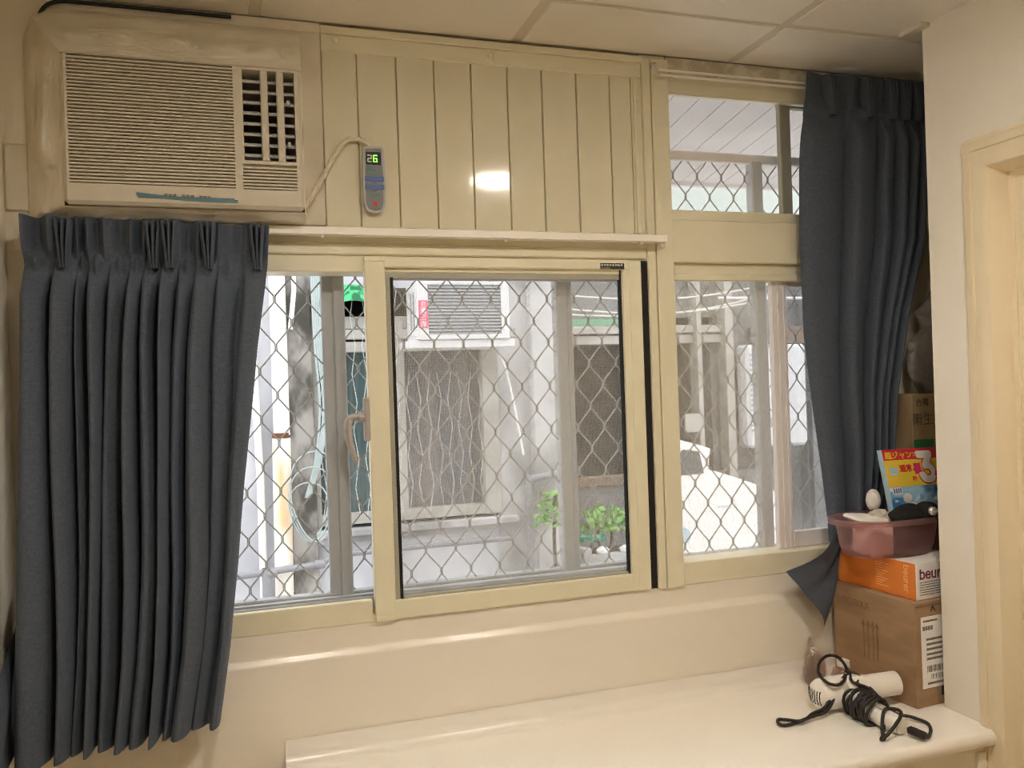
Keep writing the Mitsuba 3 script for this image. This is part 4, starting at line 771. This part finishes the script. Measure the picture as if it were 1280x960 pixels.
add('green_cloth', grid(cl), 'm_green_cloth', True, 'bright green cloth above the teal curtained window across the alley', 'cloth')
# pipes
add('drain_pipe__upper', tube([(0.227, FY - 0.09, 1.27), (0.227, FY - 0.09, 2.9)], 0.052, 20), 'm_pvc', True)
add('drain_pipe__collar', tube([(0.222, FY - 0.09, 1.25), (0.222, FY - 0.09, 1.285)], 0.056, 20), 'm_rust', 40, label='rusty brown collar')
add('drain_pipe__lower', tube([(0.205, FY - 0.09, GZ), (0.222, FY - 0.09, 1.25)], 0.058, 20), 'm_pvc_rust', True, label='lower pipe stained by rust')
say('drain_pipe', 'thick white drain pipe with rusty collar seen through the open window', 'pipe')
add('thin_pipe', tube([(0.085, FY - 0.06, GZ), (0.085, FY - 0.06, 1.0), (0.06, FY - 0.06, 1.9), (0.03, FY - 0.06, 2.9)], 0.024, 12), 'm_pvc', True, 'thin white pipe left of the thick drain pipe', 'pipe')
add('bent_pipe', tube([(0.33, FY - 0.12, 2.9), (0.33, FY - 0.12, 2.2), (0.30, FY - 0.13, 1.95)], 0.016, 10), 'm_pvc', True, 'slim white pipe right of the thick drain pipe', 'pipe')
add('steel_pipe__run', [tube([(-0.1, FY - 0.20, 0.405), (0.44, FY - 0.20, 0.435)], 0.022, 12), tube(spline([(0.44, FY - 0.20, 0.435), (0.52, FY - 0.18, 0.47), (0.65, FY - 0.14, 0.475), (1.75, FY - 0.14, 0.48)], 40), 0.020, 12)], 'm_steel_pipe', True)
add('steel_pipe__valve', tube([(0.10, FY - 0.20, 0.405), (0.165, FY - 0.20, 0.409)], 0.030, 12), 'm_steel_pipe', True)
add('steel_pipe__valve', tube([(0.40, FY - 0.20, 0.433), (0.46, FY - 0.20, 0.438)], 0.030, 12), 'm_steel_pipe', True)
add('steel_pipe__riser', tube([(0.10, FY - 0.2, GZ), (0.10, FY - 0.2, 0.44)], 0.028, 12), 'm_steel_pipe', True)
say('steel_pipe', 'grey water pipe running along the foot of the building across the alley', 'pipe')
coil = []
for k in range(5):
    dx = 0.014 * k
    coil.append(tube(spline([(0.440 + dx, FY - 0.13, 2.5), (0.448 + dx, FY - 0.13, 1.9), (0.470 + dx + 0.01 * math.sin(k), FY - 0.13, 1.45), (0.43 + dx * 0.6, FY - 0.14, 1.10), (0.36 + dx * 0.4, FY - 0.15, 0.86)], 40), 0.0085, 6))
for k in range(3):
    a = np.linspace(0, 2 * np.pi, 40, endpoint=False)
    coil.append(tube(np.column_stack([0.375 + 0.022 * k + (0.115 + 0.02 * k) * np.cos(a) + 0.02 * np.sin(2 * a), np.full(40, FY - 0.17 - 0.012 * k), 0.77 + 0.05 * k + (0.19 + 0.05 * k) * np.sin(a)]), 0.005, 6, closed=True))
add('hose_coil', coil, 'm_coil', True, 'bundle of pale tubing hanging in loops beside the drain pipe', 'hose')
add('pipe_bend', tube(spline([(1.86, FY - 0.2, GZ), (1.86, FY - 0.2, 0.80), (1.87, FY - 0.2, 0.865), (1.90, FY - 0.2, 0.89), (2.0, FY - 0.2, 0.90), (2.20, FY - 0.2, 0.925)], 40), 0.026, 12), 'm_steel_pipe', True, 'bent grey pipe on the pale pier behind the sash', 'pipe')
add('diagonal_conduit', tube(spline([(1.66, FY - 0.1, 1.84), (1.74, FY - 0.1, 1.70), (1.80, FY - 0.1, 1.45), (1.86, FY - 0.12, 1.05)], 30), 0.008, 8), 'm_pvc', True, 'slim white conduit slanting down below the outdoor air conditioner', 'conduit')
# outdoor case of the neighbour's window unit
q0, q1, r0, r1, AY = 1.077, 1.700, 1.853, 2.232, 2.90
case = trimesh.boolean.difference([box(q0, q1, AY, FY - 0.045, r0, r1, 0.006), box(1.150, 1.645, AY - 0.05, AY + 0.02, 1.885, 2.212)], engine='manifold')
add('outdoor_air_conditioner__case', case, 'm_out_white', False)
for k in range(15):
    z = 1.886 + k * 0.0217
    add('outdoor_air_conditioner__slat', prism([(AY + 0.019, z), (AY + 0.019, z + 0.016), (AY + 0.004, z + 0.010), (AY + 0.002, z)], 1.150, 1.645), 'm_out_grey', False)
add('outdoor_air_conditioner__side_vent', [box(q0 - 0.0015, q0 + 0.002, AY + 0.08 + 0.09 * k, AY + 0.13 + 0.09 * k, 1.93, 2.17) for k in range(2)], 'm_out_grey', False)
add('outdoor_air_conditioner__sign', box(1.088, 1.148, AY - 0.004, AY - 0.0005, 1.930, 2.108), 'm_sign', False, label='red vertical sign')
add('outdoor_air_conditioner__sign__lettering', on(cjk('台灣三洋', 0.038, 0.0045, 0.001, vertical=True, gap=1.13), (1.099, AY - 0.0042, 2.064), (1, 0, 0), (0, 0, 1)), 'm_out_white', False, label='white characters')
add('outdoor_air_conditioner__shelf', [box(1.02, 1.74, AY + 0.02, FY - 0.045, 1.80, 1.852, 0.004)], 'm_out_white', False)
say('outdoor_air_conditioner', 'white boxed air conditioner with red sign on the wall across the alley', 'air conditioner')
# recess behind, further houses at right
R = 'rear_building'
add(R + '__wall', [box(2.17, 4.9, 7.6, 7.8, GZ, 3.0), box(2.17, 2.25, FY + 0.02, 7.6, GZ, 2.95), box(4.8, 4.9, 5.3, 7.6, GZ, 2.7), box(2.17, 4.9, 5.2, 7.8, 2.6, 2.7), box(3.0, 5.2, 5.0, 5.3, GZ, 0.60), box(4.55, 5.6, 5.12, 5.3, GZ, 2.60), box(5.6, 9.0, 5.0, 5.2, GZ, 2.9)], 'm_out_mid', False)
add(R + '__beam', [box(2.4, 4.60, 4.98, 5.1, 1.90, 1.985, 0.006), box(2.4, 4.60, 4.95, 5.1, 2.0, 2.075, 0.006)], 'm_out_frame', False)
add(R + '__green_strip', box(2.6, 3.9, 4.99, 5.05, 2.08, 2.15), 'm_green_pale', False)
add(R + '__upper_panel', box(2.25, 4.60, 5.05, 5.2, 2.16, 2.60), 'm_out_mid', False)
add(R + '__sill', [box(2.6, 4.4, 4.95, 5.1, 0.55, 0.63)], 'm_out_brown', False)
for x, wd in ((4.28, 0.05), (4.60, 0.09)):
    add(R + '__post', box(x, x + wd, 4.9, 5.05, GZ, 2.6), 'm_out_frame', False)
add(R + '__door', [box(5.62, 6.6, 4.93, 5.0, GZ, 1.75)], 'm_out_mid', False)
add(R + '__shade', box(5.0, 6.8, 4.9, 5.1, 1.875, 2.05), 'm_out_brown', False)
say(R, 'grey house further back with beams, posts and dark openings', 'building')
add('water_heater__case', box(4.76, 5.46, 4.78, 4.99, 0.83, 1.862, 0.03), 'm_out_white', 30)
add('water_heater__grille', [box(4.79, 4.86, 4.772, 4.782, 1.0 + k * 0.05, 1.02 + k * 0.05) for k in range(16)], 'm_out_grey', False, kind='stuff')
add('water_heater__knob', lathe([(0, 0), (0.03, 0), (0.03, 0.02), (0, 0.02)], (5.02, 4.78, 1.10), (0, -1, 0), 16), 'm_out_grey', 30)
say('water_heater', 'pale box shaped water heater on the grey house seen in the right window', 'water heater')
add('notice_plate', box(4.10, 4.30, 4.865, 4.895, 1.02, 1.20), 'm_out_frame', False, 'small pale plate on the grey house left of the water heater', 'plate')
add('white_bar', tube([(4.50, 4.85, 2.33), (6.6, 4.85, 2.33)], 0.016, 8), 'm_out_white', True, 'straight thin white bar high on the grey house in the right window', 'conduit')  # straight pale line drawn as a thin round bar
for k, (za, zb) in enumerate(((2.30, 2.44), (2.20, 2.30), (2.16, 2.34))):
    pts = [(2.6 + t * 2.3, 4.3 + 0.12 * k, za + (zb - za) * t - 0.10 * math.sin(math.pi * t)) for t in np.linspace(0, 1, 20)]
    add('overhead_wire', tube(pts, 0.010, 6), 'm_pale_wire', True, ('upper slack white wire across the alley', 'lowest slack white wire across the alley', 'middle slack white wire across the alley')[k], 'wire', 'slack wires')
add('wire_loop', tube(np.array([(5.60 + 0.04 * math.cos(a) + 0.03 * math.sin(3 * a), 4.84, 2.24 + 0.13 * math.sin(a)) for a in np.linspace(0, 2 * math.pi, 30, endpoint=False)]), 0.012, 6, closed=True), 'm_pale_wire', True, 'loop of white wire hanging from the white bar', 'wire')
add('added_far_wall', [box(0.5, 9.0, 9.0, 9.4, GZ, 5.2)], 'm_far', False, 'pale greenish wall added far behind to tone down the sky in the small upper window', 'building')  # added wall, stands in for the bright hazy sky in the upper window
# planter with plants
add('planter__trough', [box(2.27, 2.96, 3.10, 3.16, GZ, 0.31), box(2.27, 2.96, 3.16, 3.55, GZ, 0.24), box(2.26, 2.32, 3.1, 3.55, GZ, 0.36)], 'm_conc', False)
add('planter__soil', box(2.325, 2.955, 3.165, 3.545, 0.241, 0.268), 'm_soil', False)
add('planter__stone', lump((2.42, 3.13, 0.33), (0.05, 0.04, 0.03), 0.2, 21), 'm_out_white', True); add('planter__stone', lump((2.62, 3.13, 0.33), (0.07, 0.04, 0.028), 0.2, 22), 'm_out_white', True); add('planter__stone', lump((2.82, 3.13, 0.33), (0.06, 0.04, 0.03), 0.2, 23), 'm_out_white', True)
say('planter', 'concrete planter with pale stones on its rim across the alley', 'planter')
def leaves(c, r, n, size, seed):
    g = np.random.default_rng(seed); out = []
    for _ in range(n):
        d = g.normal(size=3); d /= np.linalg.norm(d); d[2] = abs(d[2]) * 0.9 - 0.15
        p_ = np.asarray(c) + d * np.asarray(r) * g.uniform(0.4, 1.0)
        t = g.normal(size=3); t /= np.linalg.norm(t); b = np.cross(t, g.normal(size=3)); b /= np.linalg.norm(b); s = size * g.uniform(0.6, 1.3)
        nrm = np.cross(t, b)
        v = np.array([p_ - t * s, p_ + b * s * 0.45, p_ + t * s, p_ - b * s * 0.45, p_ + nrm * s * 0.2])
        out.append(trimesh.Trimesh(v, [[0, 1, 4], [1, 2, 4], [2, 3, 4], [3, 0, 4]], process=False))
    return out
add('potted_plant__foliage', leaves((1.985, 2.95, 0.62), (0.14, 0.09, 0.30), 120, 0.038, 31), 'm_leaf', False, kind='stuff')
add('potted_plant__stem', tube(spline([(2.0, 2.95, GZ), (1.99, 2.95, 0.2), (1.98, 2.94, 0.5), (2.0, 2.95, 0.80)], 16), 0.012, 6), 'm_soil', True)
say('potted_plant', 'leafy green plant beside the pale pier, left of the grille post', 'plant')
add('potted_plant_001__foliage', leaves((2.53, 3.35, 0.47), (0.21, 0.15, 0.22), 230, 0.042, 32), 'm_leaf', False, kind='stuff')
add('potted_plant_001__stem', [tube([(2.58, 3.35, 0.27), (2.60, 3.35, 0.45)], 0.012, 6), tube([(2.50, 3.35, 0.27), (2.47, 3.34, 0.45)], 0.010, 6)], 'm_soil', True)
say('potted_plant_001', 'low spreading light green plant in the middle of the planter', 'plant')
add('potted_plant_002__foliage', leaves((2.36, 3.20, 0.40), (0.12, 0.06, 0.06), 30, 0.05, 33), 'm_leaf_dark', False, kind='stuff')
add('potted_plant_002__stem', tube([(2.36, 3.20, 0.27), (2.36, 3.20, 0.38)], 0.01, 6), 'm_soil', True)
say('potted_plant_002', 'small bluish green plant at the planter corner', 'plant')
add('flower_pot', lathe([(0, 0), (0.07, 0), (0.095, 0.17), (0.105, 0.17), (0.105, 0.20), (0.085, 0.20), (0.08, 0.15), (0, 0.15)], (2.87, 3.36, 0.270), (0, 0, 1), 24), 'm_pot', 40, 'terracotta flower pot at the right end of the planter', 'flower pot')
# car
side = [(2.99, 0.05), (2.985, 0.60), (2.99, 0.92), (3.0, 1.05), (3.04, 1.085), (3.16, 1.06), (3.245, 1.03), (3.235, 0.98), (3.22, 0.83), (3.35, 0.80), (3.56, 0.75), (3.72, 0.70), (3.78, 0.58), (3.80, 0.20), (3.76, 0.05)]
CY = 3.05
def cr(m):
    m = trimesh.util.concatenate(m) if isinstance(m, list) else m
    m.apply_transform(trimesh.transformations.rotation_matrix(-0.25, [0, 0, 1], [2.99, CY, 0])); return m
add('car__body', cr(prism(side, CY, CY + 1.15, 'y')), 'm_car', 25)
add('car__side_window', cr([prism([(3.005, 0.84), (3.008, 1.0), (3.04, 1.03), (3.16, 1.012), (3.19, 0.85)], CY - 0.004, CY + 0.004, 'y')]), 'm_car_glass', False)
for x in (3.22, 3.58):
    add('car__wheel', cr(lathe([(0, -0.012), (0.15, -0.012), (0.19, -0.02), (0.2, 0.0), (0.2, 0.14), (0, 0.14)], (x, CY, GZ + 0.2), (0, 1, 0), 28)), 'm_tyre', 40)
    add('car__wheel__hub', cr(lathe([(0, -0.03), (0.10, -0.026), (0.12, -0.012), (0, -0.012)], (x, CY, GZ + 0.2), (0, 1, 0), 24)), 'm_out_grey', 40)
add('car__underbody', cr(box(3.0, 3.74, CY + 0.03, CY + 1.1, GZ + 0.14, 0.05)), 'm_tyre', False)
add('car__pale_disc', cr(lathe([(0, -0.004), (0.06, -0.003), (0.062, 0.0), (0, 0.0)], (3.02, CY, 0.40), (0, 1, 0), 24)), 'm_pale_blue', 40)  # round pale disc on the side of the car
add('car__door_handle', cr(box(3.28, 3.38, CY - 0.012, CY, 0.60, 0.615, 0.004)), 'm_out_white', False)
say('car', 'white car parked in the alley seen through the lower right window', 'car')
